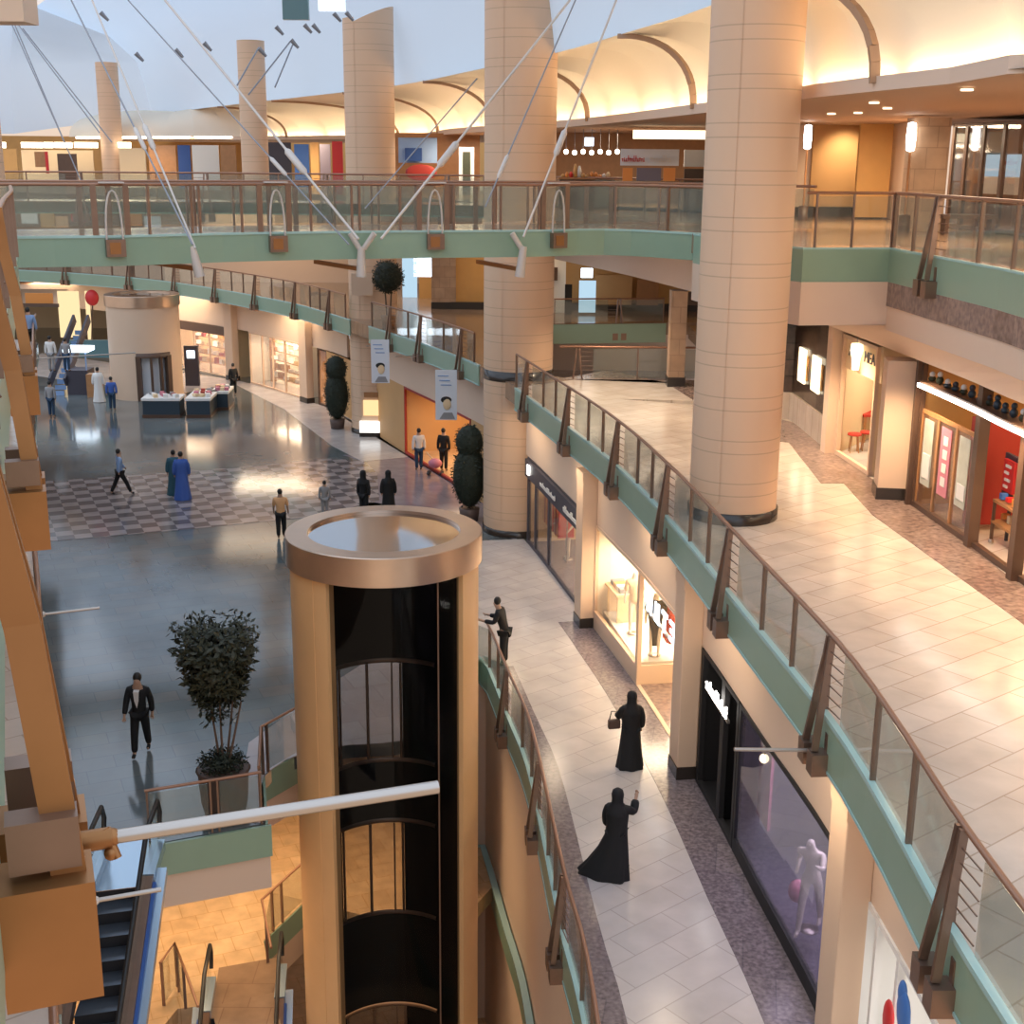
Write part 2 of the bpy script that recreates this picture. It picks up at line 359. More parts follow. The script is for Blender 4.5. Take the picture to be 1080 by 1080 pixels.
# level 2 slab left part, beyond the second column
dd = [E2.at(s, 0).xy for s in [d41+(E2.len-d41)*i/34 for i in range(35)]]
slab2b = dd + [Vector((-42, 100)), Vector((14, 100)), Vector((14, 58.5)), at(700, 340, L2).xy, at(580, 341.5, L2).xy, Vector((1.2, 43)), Vector((2.0, 42.2))]
struct(MB().prism(slab2b, L2-.55, L2), 'floor', 'brown_floor')
struct(MB().prism([(7.6, 42.2), (14, 42.2), (14, 58.4), (7.6, 57)], L2-.55, L2), 'floor', 'brown_floor')
# void walls below the opening
struct(MB().wallpath([at(578, 341.7, L2).xy+Vector((0, -.1)), at(702, 340.2, L2).xy+Vector((0, -.1))], L2-.85, L2-.02, .06), 'trim_1', 'green_band')
zpoly('floor', [(0.2, 43), (14, 43), (14, 90), (-2, 90), (-2, 66), (2.6, 56)], L1+.02, 'beige_floor')
struct(MB().box((6, 78, -8), (20, .3, 5)), 'wall_back', 'cream')

def band(path, a, b, z, name='trim_2', h=.65, off=-.05):
    """green glass slab edge with pale top and bottom strips"""
    P = path.sub(a, b, max(3, int(abs(b-a)/.9)))
    Q = offset(P, off); o = struct(MB().wallpath(Q, z-h, z-.03, .05), name, 'green_band')
    e = MB(); e.wallpath(offset(P, off-.015), z-.03, z+.03, .09); e.wallpath(offset(P, off-.012), z-h-.04, z-h, .06)
    struct(e, name, 'green_edge')

# ------------------------------------------------------------------ railings
def bracket(path, s, z, root, side=-1, h=1.06, rung_dir=1, pole=0):
    """pair of leaning bars on two steel shoes clamped over the slab edge; a ladder of rungs beside them"""
    T = path.tan(s); O = path.right(s)*side
    def P(a, o, zz): p = path.pt(s)+T*a+O*o; return Vector((p.x, p.y, z+zz))
    b = MB()
    for k, a in enumerate((-.19, .19)):
        b.beam(P(a*.25, .03, h), P(a*.35, .06, h-.32), .055, .085, side=(T.x, T.y, 0))
        b.beam(P(a*.35, .06, h-.30), P(a, .20, -.42), .055, .085, side=(T.x, T.y, 0))
    br = b.build('bracket', 'bronze', root)
    ang = math.atan2(T.y, T.x)
    for a in (-.19, .19):
        sh = MB(); p = P(a, .13, -.58); sh.box(p, (.24, .26, .30), ang)
        p = P(a, .03, -.33); sh.box(p, (.10, .06, .3), ang)
        sh.build('shoe', 'bronze', br)
    rg = MB()
    for k in range(6):
        zz = .14+k*.15; rg.tube([P(.08*rung_dir, .04, zz), P(.47*rung_dir, 0, zz)], .009, 6)
    rg.build('rung', 'bronze', br)
    if pole:
        q = MB(); q.tube([P(0, .2, -.5), P(0, .2+pole, -.46)], .026 if pole < 2 else .03, 10); q.build('banner_pole', 'steel', br, label='slim silver pole sticking out over the hall')
    return br
def railing(name, label, path, a, b, z, brs, side=-1, post=1.5, poles={}, glass='rail_glass', group=None, endpost=True):
    p0 = path.at(a, 0, z); root = thing(name, p0, label, 'railing', group)
    P = path.sub(a, b, max(3, int(abs(b-a)/.7)))
    h = 1.06
    pts = [Vector((p.x, p.y, z+h)) for p in P]
    MB().tube(pts, .034, 8).build('handrail', 'handrail', root)
    # posts: one beside each bracket and evenly between
    sgn = 1 if b > a else -1
    xs = sorted([x for x in brs if min(a, b) <= x <= max(a, b)]); ends = [min(a, b)] + xs + [max(a, b)]
    ps = []
    for i, (u, v) in enumerate(zip(ends, ends[1:])):
        st = u+(.10 if i > 0 else .03)
        en = v-(.47 if i < len(ends)-2 else .03)
        if en-st < .5: 
            if i == 0: ps.append((st, None))
            continue
        n = max(1, round((en-st)/post)); q = [st+(en-st)*k/n for k in range(n+1)]
        for k in range(n): ps.append((q[k], q[k+1]))
        if i == len(ends)-2: ps.append((q[-1], None))
    for st, en in ps:
        T = path.tan(st); p = path.at(st, 0, z)
        MB().box((p.x, p.y, z+h/2), (.035, .07, h), math.atan2(T.y, T.x)).build('post', 'bronze', root)
        if en is None: continue
        G = path.sub(st+.03, en-.03, max(1, int((en-st)/.8)))
        MB().wallpath(G, z+.06, z+h-.06, .012).build('glass_panel', glass, root)
    for x in xs: bracket(path, x, z, root, side, h, -1, poles.get(x, 0))
    return root
# right balcony, level 2
bz = [E2.near(at(x, y, L2-.45).xy) for x, y in [(568, 434), (612, 468), (660, 512), (714, 567), (781, 650), (868, 785), (1010, 1030)]]
pk2 = {bz[5]: 1.0}
railing('glass_railing', 'long curved glass and bronze railing beside the wide beige walkway on the right', E2, .5, E2.near((-.1, 40.45)), L2, bz, poles=pk2)
band(E2, 0, E2.near((-.1, 40.45)), L2)
# level 2 left of second column
q0, q1 = E2.near(at(500, 383, L2).xy), E2.near(at(392, 345, L2).xy)
bl = [E2.near(at(x, y, L2-.45).xy) for x, y in [(416, 363), (452, 374), (489, 391)]]
railing('glass_railing', 'short glass railing between the two tall pale columns, in front of the round potted tree', E2, q0, q1, L2, bl, poles={bl[0]: .9, bl[1]: .9})
band(E2, q0-.6, q1+.3, L2)
q2, q3 = E2.near(at(362, 336, L2).xy), E2.near((-24, 79))
bl = [q2+2.0+i*4.6 for i in range(6)]
railing('glass_railing', 'distant curved glass railing above the row of pilasters and lit shops', E2, q2, q3, L2, bl)
band(E2, q2-.6, q3, L2)
railing('glass_railing', 'far straight glass railing over the bright yellow shop beyond the drum lift', E2, q3, E2.len-2, L2, [q3+4, q3+9, q3+14])
band(E2, q3, E2.len, L2)
# middle opening on level 2
V1 = Path([at(584, 341.3, L2).xy, at(700, 340, L2).xy]); V2 = Path([(7.0, 42.3), (1.5, 42.3)])
railing('glass_railing', 'far railing of the small floor opening, above its green edge', V1, 0, V1.len, L2, [2.9], side=1, post=1.6)
railing('glass_railing', 'near railing of the small floor opening, on the dark granite strip', V2, 0, V2.len, L2, [4.9], side=1, post=1.6)
# level 1
lb = [E1.near(at(x, y, L1-.45).xy) for x, y in [(535, 772), (562, 880), (594, 1010)]]
le = E1.near(at(514, 700, L1).xy)
railing('glass_railing', 'curved glass and bronze railing beside the lower corridor, right of the lift tower', E1, 5, E1.near((-1.35, 28.2)), L1, lb, side=-1, post=1.4)
band(E1, 4, E1.near((-1.5, 26.7)), L1)
N1 = Path([(-4.64, 22.3), (-6.55, 21.5)]); N2 = Path([(-4.35, 25.6), (-4.95, 24.5)])
def simple_rail(label, pts, z, posts, h=1.06, gl='rail_glass'):
    p = Path(pts); root = thing('glass_railing', (pts[0][0], pts[0][1], z), label, 'railing')
    MB().tube([(q[0], q[1], z+h) for q in pts], .03, 8).build('handrail', 'handrail', root)
    for s in posts:
        c = p.at(s, 0, z); T = p.tan(s)
        MB().box((c.x, c.y, z+h/2), (.035, .06, h), math.atan2(T.y, T.x)).build('post', 'bronze', root)
    for u, v in zip(posts, posts[1:]):
        if v-u > .3: MB().wallpath([p.pt(u+.04), p.pt(v-.04)], z+.06, z+h-.06, .012).build('glass_panel', gl, root)
    return root
simple_rail('straight glass railing with doubled posts between the escalator and the leafy potted tree', [(-4.64, 22.3), (-6.6, 21.5)], L1, [.03, .82, .95, 2.08])
simple_rail('glass railing running from behind the leafy tree to the lift tower', [(-4.2, 25.75), (-5.02, 24.3), (-4.72, 22.5)], L1, [.03, 1.5, 1.65, 3.4])
nb = MB(); nb.wallpath([Vector((-4.5, 22.3)), Vector((-6.6, 21.45)), Vector((-7.1, 21.25))], L1-.65, L1-.01, -.06); struct(nb, 'trim_3', 'green_band')
nb = MB(); nb.wallpath([Vector((-4.53, 22.3)), Vector((-6.6, 21.48)), Vector((-7.1, 21.28))], L1-1.35, L1-.65, .1); struct(nb, 'trim_4', 'soffit')
nb = MB(); nb.wallpath([Vector((-4.2, 25.7)), Vector((-5.0, 24.4)), Vector((-4.55, 22.3))], L1-.65, L1-.01, .05); struct(nb, 'trim_3', 'green_band')
nb = MB(); nb.wallpath([Vector((-4.25, 25.7)), Vector((-5.05, 24.4)), Vector((-4.6, 22.3))], L1-1.3, L1-.65, .1); struct(nb, 'trim_4', 'soffit')
struct(MB().prism([(-4.64, 22.35), (-6.63, 21.5), (-12, 19.45), (-30, 14.1), (-30, 40), (-2, 40), (-2, 27), (-4.4, 25.6), (-5.1, 24.3)], L1-.9, L1-.31), 'ceiling', 'soffit')

# ------------------------------------------------------------------ lower court (level 0)
p0 = [(-30, 12), (-9, 16)] + [tuple(v) for v in pix([(187, 1064), (222, 1060), (288, 1045), (278, 992), (322, 950)], L0)] + [(-2.6, 27.2), (-1.0, 27.6), (2, 34), (2, 60), (-40, 60)]
zpoly('floor', p0, L0, 'orange_floor', .4)
P3 = pix([(187, 1064), (288, 1045), (278, 992), (322, 950)], L0)
pl0 = pix([(222, 1062), (290, 1047), (300, 1100), (235, 1110)], L0)
zpoly('floor', pl0, L0+.015, 'brown_floor')
w = MB(); w.wallpath([P3[2]+Vector((.02, -.02)), P3[3]+Vector((.02, -.02))], L0-.62, L0-.02, -.05); struct(w, 'trim_5', 'green_band')
w = MB(); w.wallpath([P3[2]+Vector((.02, -.02)), P3[3]+Vector((.02, -.02))], L0-1.3, L0-.62, -.05); struct(w, 'trim_6', 'soffit')
struct(MB().prism([(-30, 8), (8, 8), (8, 50), (-30, 50)], L0-5.65, L0-5.25), 'floor', 'orange_floor')
s0 = simple_rail('bronze glass railing round the lowest opening, seen left of the lift tower', [tuple(P3[3]+Vector((.3, .5))), tuple(P3[3]), tuple(P3[2]), tuple(P3[1])], L0, [.6, 1.6, 2.0, 3.3])
s1 = [tuple(v) for v in pix([(172, 1062), (187, 1040), (200, 1075), (212, 1110)], L0)]
simple_rail('small bronze railing with rungs at the left of the lower escalator landing', s1, L0, [.05, .75, .95, 1.6])
# curved cream wall under the corridor, with the next slab edge below
struct(MB().wallpath(offset(E1.sub(0, E1.near((-1.35, 28.2)), 40), .06), L0-5.3, L1-.66, .3), 'wall_right', 'cream')
w = MB(); w.wallpath(offset(E1.sub(0, E1.near((-1.35, 28.2)), 40), -.10), L0-.65, L0-.03, .15); struct(w, 'trim_7', 'green_band')
w = MB(); w.wallpath(offset(E1.sub(0, E1.near((-1.35, 28.2)), 40), -.13), L0-.03, L0+.04, .15); struct(w, 'trim_7', 'green_edge')
struct(MB().box((-10, 46, -13.5), (60, .4, 6)), 'wall_back', 'orange_wall')

# ------------------------------------------------------------------ L1 shopfront wall under the right balcony
def sfwall(a, b, z0, z1, name, m, off=0, t=.12):
    return struct(MB().wallpath(offset(S1.sub(a, b, max(3, int(abs(b-a)/.9))), off), z0, z1, t), name, m)
SH = L1+2.9      # top of shop openings
def s1n(x, y, z=L1): return S1.near(at(x, y, z).xy)
pilx = [(890, 1130), (727, 812), (626, 656)]
pil = [s1n(x, y) for x, y in pilx]
s_end = s1n(556, 572)
sfwall(0, s_end+.3, SH, L2-.72, 'wall_right', 'cream', 0)
sfwall(0, s_end+.3, L2-.95, L2-.66, 'trim_8', 'cream', -.14, .2)
struct(MB().strip([E2.at(s, 0, L2-.66) for s in [d41*i/30 for i in range(31)]], [S1.at(s, .2, L2-.68) for s in [S1.near((.3, 41.4))*i/30 for i in range(31)]]), 'ceiling', 'soffit')
def pilaster(s, label, z0=L1, z1=L2-.95, w=.66, d=.4):
    p = S1.at(s, -.1, z0); T = S1.tan(s); root = thing('pilaster', p, label, 'pilaster', rz=math.atan2(T.y, T.x))
    a = math.atan2(T.y, T.x); O = S1.right(s)
    p = S1.at(s-.12, -.2, z0)
    MB().box((p.x, p.y, (z0+z1)/2+.14), (w, d, z1-z0-.28), a).build('shaft', 'beige', root, bevel=.02)
    MB().box((p.x, p.y, z0+.14), (w+.03, d+.03, .28), a).build('plinth', 'black_stone', root, label='black stone foot')
    MB().box((p.x, p.y, z1-.12), (w+.04, d+.03, .24), a).build('capital', 'beige', root)
    return root
pilaster(pil[0], 'nearest square beige pilaster, right of the dark shop window with a seated mannequin')
pilaster(pil[1], 'square beige pilaster between the bright clothes window and the dark shop door')
pilaster(pil[2], 'square beige pilaster left of the brightly lit clothes window')
for k, ((x, y), lb_) in enumerate((((323, 424), 'pilaster behind the far topiary, right of the white display shop'), ((254, 400), 'pilaster left of the white display shop, behind the man in black'), ((184, 385), 'pilaster beside the far drum-shaped lift'))):
    pilaster(s1n(x, y), 'distant beige '+lb_, w=.8)

# generic shop box
def shop(a, b, depth, label, mw='shop_warm', mf='light_floor', lampm='lamp_warm', power=120, col=(1, .82, .60), z=L1, top=None, path=S1, glass='shop_glass', frame='bronze', mull=(), fth=.08, lightz=.3, gz0=.12, extra=0, sides='AB'):
    top = top or SH
    A, B = path.at(a, .06), path.at(b, .06); A2, B2 = path.at(a, depth), path.at(b+extra, depth)
    w = MB()
    w.add([(A2.x, A2.y, z), (B2.x, B2.y, z), (B2.x, B2.y, top), (A2.x, A2.y, top)], [(0, 1, 2, 3)])
    if 'A' in sides: w.add([(A.x, A.y, z), (A2.x, A2.y, z), (A2.x, A2.y, top), (A.x, A.y, top)], [(0, 1, 2, 3)])
    if 'B' in sides: w.add([(B.x, B.y, z), (B2.x, B2.y, z), (B2.x, B2.y, top), (B.x, B.y, top)], [(0, 1, 2, 3)])
    struct(w, 'wall_shop', mw)
    struct(MB().add([(A.x, A.y, z+.025), (A2.x, A2.y, z+.025), (B2.x, B2.y, z+.025), (B.x, B.y, z+.025)], [(0, 1, 2, 3)]), 'floor', mf)
    struct(MB().add([(A.x, A.y, top), (A2.x, A2.y, top), (B2.x, B2.y, top), (B.x, B.y, top)], [(0, 1, 2, 3)]), 'ceiling', mw)
    root = thing('shopfront', path.at((a+b)/2, 0, z), label, 'shopfront')
    f = MB()
    for s in (a+.05, b-.05)+tuple(a+(b-a)*m for m in mull):
        p = path.at(s, .02); T = path.tan(s); f.box((p.x, p.y, (z+top)/2), (fth, .1, top-z), math.atan2(T.y, T.x))
    P = offset(path.sub(a, b, 4), -.03)
    f.wallpath(P, z+.02, z+gz0, .1); f.wallpath(P, top-.08, top, .1)
    f.build('frame', frame, root)
    if 'A' not in sides: MB().wallpath([Vector((A.x, A.y)), Vector((A2.x, A2.y))], z+gz0, top-.08, .015).build('side_glass', glass, root); MB().wallpath([Vector((A.x, A.y)), Vector((A2.x, A2.y))], z+.02, z+gz0, .06).build('side_sill', frame, root)
    if glass: MB().wallpath(path.sub(a+.1, b-.1, 4), z+gz0, top-.08, .015).build('glass_pane', glass, root)
    c = (A+B+A2+B2)/4
    l = bpy.data.lights.new('shop_light', 'AREA'); l.energy = power; l.color = col; l.shape = 'RECTANGLE'; l.size = (B-A).length*.7; l.size_y = depth*.6
    o = bpy.data.objects.new('shop_light', l); C.objects.link(o); o.location = (c.x, c.y, top-lightz); T = path.tan((a+b)/2); o.rotation_euler = (0, 0, math.atan2(T.y, T.x))
    return root
# local frame inside a shop: (along, inward, up)
def loc(path, s, ins, z): p = path.at(s, ins); return Vector((p.x, p.y, z))

# mannequin / person skeleton through the skin modifier --------------------------------
def skin(name, V, E, m, parent, sub=1):
    """V: list of (x,y,z,r[,r2]) in world-ish coords already; E edges"""
    base = inv(parent)
    me = bpy.data.meshes.new(name); me.from_pydata([base @ Vector(v[:3]) for v in V], E, []); me.update()
    o = bpy.data.objects.new(name, me); C.objects.link(o)
    o.modifiers.new('skin', 'SKIN')
    if not me.skin_vertices: return o
    for i, v in enumerate(V):
        sv = me.skin_vertices[0].data[i]; sv.radius = (v[3], v[4] if len(v) > 4 else v[3]); sv.use_root = (i == 0)
    if sub: ss = o.modifiers.new('sub', 'SUBSURF'); ss.levels = sub; ss.render_levels = sub
    dg = bpy.context.evaluated_depsgraph_get(); ev = o.evaluated_get(dg); nmsh = bpy.data.meshes.new_from_object(ev)
    o.modifiers.clear(); o.data = nmsh; nmsh.name = name; nmsh.materials.clear(); nmsh.materials.append(M(m))
    for p in nmsh.polygons: p.use_smooth = True
    if parent is not None: o.parent = parent
    return o
def figure(pos, label, h=1.72, rz=0, stride=.0, arms=((0, 0), (0, 0)), top='cloth_white', legs='cloth_black', hair='hair', robe=None, scarf=None, lean=0, skinm='skin', fingers=False, cat='person', name='person', group=None, jacket=None, sleeve=True, seat=False, flare=0):
    """faces local +Y. arms: (shoulder swing, elbow bend) in degrees for left, right"""
    root = thing(name, pos, label, cat, group, rz)
    k = h/1.75; MW = root.matrix_world
    def W(x, y, z): return MW @ Vector((x*k, y*k, z*k))
    def ln(z): return math.tan(R(lean))*(z-.95)
    def V(x, y, z, r, r2=None): p = W(x, y+(ln(z) if z > .95 else 0), z); return (p.x, p.y, p.z, r*k, (r2 or r)*k)
    body = [V(0, 0, .95, .12, .09), V(0, 0, 1.15, .105, .08), V(0, 0, 1.34, .125, .085), V(0, 0, 1.47, .055), V(0, .015, 1.57, .068, .075), V(0, .01, 1.68, .075, .085)]
    E = [(0, 1), (1, 2), (2, 3), (3, 4), (4, 5)]
    def limb(chain, start):
        i = start
        for v in chain: body.append(v); E.append((i, len(body)-1)); i = len(body)-1
        return i
    A = []
    for sd, (sw, el) in zip((-1, 1), arms):
        sx = .19*sd; y1 = .27*math.sin(R(sw)); z1 = 1.41-.27*math.cos(R(sw)); ex = sx+.045*sd
        y2 = y1+.25*math.sin(R(sw+el)); z2 = z1-.25*math.cos(R(sw+el)); wx = ex+.01*sd-.02*sd*(el > 40)
        y3 = y2+.08*math.sin(R(sw+el)); z3 = z2-.08*math.cos(R(sw+el))
        ch = [V(sx, 0, 1.41, .055), V(ex, y1, z1, .042), V(wx, y2, z2, .030), V(wx, y3, z3, .034, .020)]; A.append(ch)
        last = limb(ch, 2)
        if fingers:
            for q in range(4):
                fx = (q-1.5)*.018; L = (.075, .085, .08, .06)[q]
                i1 = limb([V(wx+fx, y3+.035*math.sin(R(sw+el)), z3-.035*math.cos(R(sw+el)), .0095), V(wx+fx, y3+L*math.sin(R(sw+el+20)), z3-L*math.cos(R(sw+el+20)), .008)], last)
            limb([V(wx-.035*sd, y3+.02, z3-.0, .010), V(wx-.045*sd, y3+.03, z3-.04, .008)], last)
    G = []
    for sd in (-1, 1):
        f = stride*sd
        ch = [V(.09*sd, 0, .88, .088), V(.095*sd, f*.5+.02, .50, .062), V(.095*sd, f, .09+.05*(f < 0)*abs(stride)*2, .042), V(.10*sd, f+.13, .035+.0, .036, .03)]
        if seat: ch = [V(.09*sd, 0, .88, .088), V(.12*sd, .42, .86, .062), V(.12*sd, .40, .45, .042), V(.12*sd, .52, .40, .036, .03)]
        G.append(ch); limb(ch, 0)
    # nose so that the head has a front
    body.append(V(0, .105, 1.615, .014)); E.append((4, len(body)-1))
    skin('body', body, E, skinm, root)
    def grow(v, d): return (v[0], v[1], v[2], v[3]+d*k, v[4]+d*k)
    if hair:
        mb = MB(); mb.lathe((0, 0, 0), [(.001, .105), (.05, .095), (.082, .05), (.09, 0), (.075, -.05), (.06, -.075)], 14)
        c = W(0, ln(1.67)-.018, 1.665); mb.v = [c+Vector((v.x*k, v.y*k*1.05, v.z*k)) for v in mb.v]
        mb.build('hair', hair, root)
    if top:
        t = [V(0, 0, 1.34, .17, .125), V(0, 0, 1.12, .15, .12), V(0, 0, .93, .165, .13), V(0, 0, .80, .15, .125), V(0, 0, 1.47, .075)]; te = [(0, 1), (1, 2), (2, 3), (0, 4)]
        if lean > 10: t[3] = V(0, 0, .86, .14, .12); t[2] = V(0, 0, .98, .15, .13)
        for ch in A:
            i = 0
            for v in (ch[:3] if sleeve else ch[:2]): t.append(grow(v, .026)); te.append((i, len(t)-1)); i = len(t)-1
        skin('jacket' if jacket else 'shirt', t, te, top, root)
    if legs:
        t = [grow(body[0], .035)]; te = []
        for ch in G:
            i = 0
            for v in ch[:3]: t.append(grow(v, .026)); te.append((i, len(t)-1)); i = len(t)-1
        t_ = 0
        skin('trousers', t, te, legs, root)
        for ch in G:
            MB().sphere(Vector(ch[3][:3])-Vector((0, 0, .0)), (.05*k, .11*k, .04*k), 10, 6).build('shoe', 'cloth_black', root) if not rz else skin('shoe', [grow(ch[2], .0), grow(ch[3], .012)], [(0, 1)], 'cloth_black', root)
    if robe:
        mb = MB(); prof = [(.30, .02), (.27, .25), (.235, .55), (.21, .85), (.20, 1.05), (.215, 1.25), (.215, 1.38), (.15, 1.46), (.075, 1.50)]
        mb.lathe((0, 0, 0), prof, 36, 1.0, .78, fold=lambda a, z: .07*math.sin(a*7+z)*max(0, (1.1-z)))
        mb.v = [MW @ Vector(((v.x*(1+flare*max(0, .9-v.z))-flare*.35*max(0, .9-v.z)**1.5)*k, (v.y+stride*.35*(1.1-v.z if v.z < 1.1 else 0)*-1+(ln(v.z) if v.z > .95 else 0))*k, v.z*k)) for v in mb.v]
        mb.build('robe', robe, root)
        for ch in A:
            skin('sleeve', [grow(ch[0], .035), grow(ch[1], .04), grow(ch[2], .05)], [(0, 1), (1, 2)], robe, root) if False else skin('sleeve', [V(.06*(1 if ch[0][0] > body[2][0] else -1)*0, 0, 1.35, .15, .11), grow(ch[0], .04), grow(ch[1], .045), grow(ch[2], .055)], [(0, 1), (1, 2), (2, 3)], robe, root)
    if scarf:
        mb = MB(); mb.lathe((0, 0, 0), [(.19, 1.30), (.175, 1.40), (.11, 1.50), (.105, 1.58), (.115, 1.67), (.095, 1.75), (.04, 1.79), (.001, 1.795)], 22, 1, 1)
        mb.v = [MW @ Vector((v.x*k, (v.y-.012+ln(v.z))*k, v.z*k)) for v in mb.v]; mb.build('headscarf', scarf, root)
    return root
def mannequin(pos, label, rz, dress=None, h=1.75, **kw):
    r = figure(pos, label, h, rz, top=dress, legs=None, hair=None, skinm='mannequin', cat='mannequin', name='mannequin', sleeve=False, **kw)
    MB().lathe(pos, [(.16, 0), (.16, .02), (.001, .021)], 16).build('stand', 'steel', r)
    return r

# shop A: dark frame, header sign, mannequin in the window
a0, a1 = pil[2]+.38, s_end-.05
shop(a0, a1, 4.2, 'dark framed glass shopfront beside the pale column, red goods inside', 'shop_warm', 'purple_granite', power=190, frame='shop_dark', mull=(.62, .86), fth=.14)
def header(path, a, b, z0, z1, m, off=-.12, t=.14): return MB().wallpath(offset(path.sub(a, b, 6), off), z0, z1, t)
hd = header(S1, a0, a1, SH-.62, SH-.05, 'shop_dark').build('sign_board', 'shop_dark'); tag(hd, 'dark sign board with small white lettering over the glass shop next to the column', 'sign')
def blob_letters(path, s0, s1, z, hgt, m, parent, off, n, block=False):
    if not block:
        rnd = random.Random(n)
        for i in range(n*2):      # blurred script: close strokes of uneven height
            s = s0+(s1-s0)*(i+.5)/(n*2); p = path.at(s, off, z); T = path.tan(s); hh = hgt*rnd.choice((.5, .55, .6, .95)); w = abs(s1-s0)/n/2
            mb = MB(); mb.box(p+Vector((0, 0, (hh-hgt)/2)), (w*.42, .03, hh), math.atan2(T.y, T.x)); mb.box(p+Vector((0, 0, rnd.choice((-.45, -.1, .0))*hgt)), (w*1.02, .03, hgt*.14), math.atan2(T.y, T.x)); mb.build('letter', m, parent)
        return
    return block_letters(path, s0, s1, z, hgt, m, parent, off, n)
def block_letters(path, s0, s1, z, hgt, m, parent, off, n):
    """unreadable small lettering as separate strokes"""
    rnd = random.Random(n)
    for i in range(n):
        s = s0+(s1-s0)*(i+.5)/n; p = path.at(s, off, z); T = path.tan(s); a = math.atan2(T.y, T.x); w = abs(s1-s0)/n*.66
        mb = MB(); kind = rnd.randint(0, 3)
        if kind == 0: mb.box(p, (w*.25, .03, hgt), a); mb.box(p+Vector((0, 0, hgt*.4)), (w, .03, hgt*.2), a)
        elif kind == 1: mb.box(p-Vector((T.x, T.y, 0))*w*.35, (w*.22, .03, hgt), a); mb.box(p+Vector((T.x, T.y, 0))*w*.35, (w*.22, .03, hgt), a); mb.box(p, (w*.7, .03, hgt*.2), a)
        elif kind == 2: mb.box(p-Vector((T.x, T.y, 0))*w*.35, (w*.22, .03, hgt), a); mb.box(p+Vector((0, 0, hgt*.4)), (w, .03, hgt*.18), a); mb.box(p, (w*.8, .03, hgt*.18), a); mb.box(p-Vector((0, 0, hgt*.4)), (w, .03, hgt*.18), a)
        else: mb.box(p-Vector((T.x, T.y, 0))*w*.3, (w*.22, .03, hgt), a); mb.box(p-Vector((0, 0, hgt*.4)), (w, .03, hgt*.2), a); mb.box(p+Vector((T.x, T.y, 0))*w*.3, (w*.22, .03, hgt*.9), a)
        mb.build('letter', m, parent)
blob_letters(S1, a0+.3, a0+2.2, SH-.33, .2, 'white', hd, -.16, 8)
blob_letters(S1, a0+3.2, a0+5.2, SH-.33, .16, 'white', hd, -.16, 9)
for sx_, m_ in ((a0+.12, 'lamp_cool'), (a1-.6, 'lamp_white')):
    MB().box(S1.at(sx_, -.16, SH-.3), (.25, .04, .3), math.atan2(S1.tan(sx_).y, S1.tan(sx_).x)).build('sign_lamp', m_, hd)
mannequin(at(599, 590, L1+.03), 'white mannequin bending an arm in the shop window beside the pale column', R(100), arms=((-20, 60), (30, 50)))
for i in range(3):
    p = loc(S1, a0+3.6, 2.9, L1+.03); 
rk = thing('clothes_rack', at(588, 583, L1+.03), 'clothes rack hung with red and orange garments inside the dark framed shop', 'clothes rack')
T = S1.tan(a0+4); aa = math.atan2(T.y, T.x)
c = at(588, 583, L1)
MB().tube([c-Vector((T.x, T.y, 0))*1.2+Vector((0, 0, 1.75)), c+Vector((T.x, T.y, 0))*1.0+Vector((0, 0, 1.75))], .02).build('rail', 'steel', rk)
for sg in (-1.2, 1.2): MB().tube([c+Vector((T.x, T.y, 0))*sg, c+Vector((T.x, T.y, 0))*sg+Vector((0, 0, 1.75))], .02).build('leg', 'steel', rk)
for i in range(12):
    g_ = MB().box(c+Vector((T.x, T.y, 0))*(-1.05+i*.19)+Vector((0, 0, 1.25)), (.07, .5, .9), aa).build('garment', ('cloth_red', 'orange', 'dark_red', 'cloth_peach')[i % 4]); tag(g_, 'red and orange garments hanging on the rack in the dark framed shop', 'garment', 'garments on the rack')
# shop B: bright window
b0, b1 = pil[1]+.38, pil[2]-.38
br_ = s1n(674, 722)
shop(b0, br_, 2.6, 'open recessed entrance at the right of the bright clothes window', 'shop_warm', 'brown_granite', power=120, col=(1, .80, .52), frame='beige', glass=None, sides='A', fth=.06, gz0=.04)
shop(br_, b1, 2.6, 'brightly lit cream clothes window between two pilasters', 'shop_white', 'shop_white', power=330, col=(1, .84, .62), frame='beige', mull=(), fth=.09, gz0=.5, sides='B')
sg = header(S1, b0+.1, b0+(b1-b0)*.42, SH-.75, SH-.70, 'white', -.05, .06).build('shop_sign', 'steel_white'); tag(sg, 'row of thick white letters over the right half of the bright clothes window', 'sign')
blob_letters(S1, b0+.1, b0+(b1-b0)*.40, SH-.42, .46, 'lamp_cool', sg, -.10, 5, True)
mq = at(690, 691, L1+.5); mr = mannequin(mq, 'slim mannequin in a long dark dress beside the red dress in the bright window', R(170), dress='cloth_black', h=1.7)
MB().lathe(mq, [(.07, .25), (.11, .5), (.16, .85), (.20, 1.1), (.19, 1.35), (.08, 1.45)], 18, 1, .75).build('long_dress', 'cloth_black', mr)
MB()
def flatcloth(c, w, h, T, m, name, label, cat, d=.12):
    mb = MB(); a = math.atan2(T.y, T.x); n = 6
    for i in range(n): mb.box(c+Vector((T.x, T.y, 0))*(w*((i+.5)/n-.5))+Vector((T.y, -T.x, 0))*(.02*(-1)**i), (w/n*1.04, d, h), a)
    return tag(mb.build(name, m), label, cat)
flatcloth(at(704, 690, L1+.5)+Vector((0, 0, .95)), .5, 1.2, S1.tan(b0), 'cloth_red', 'dress', 'red dress hanging beside the dark mannequin in the bright window', 'dress')
mannequin(at(668, 668, L1+.5), 'mannequin in a cream top standing deep in the bright window', R(190), dress='shop_warm')
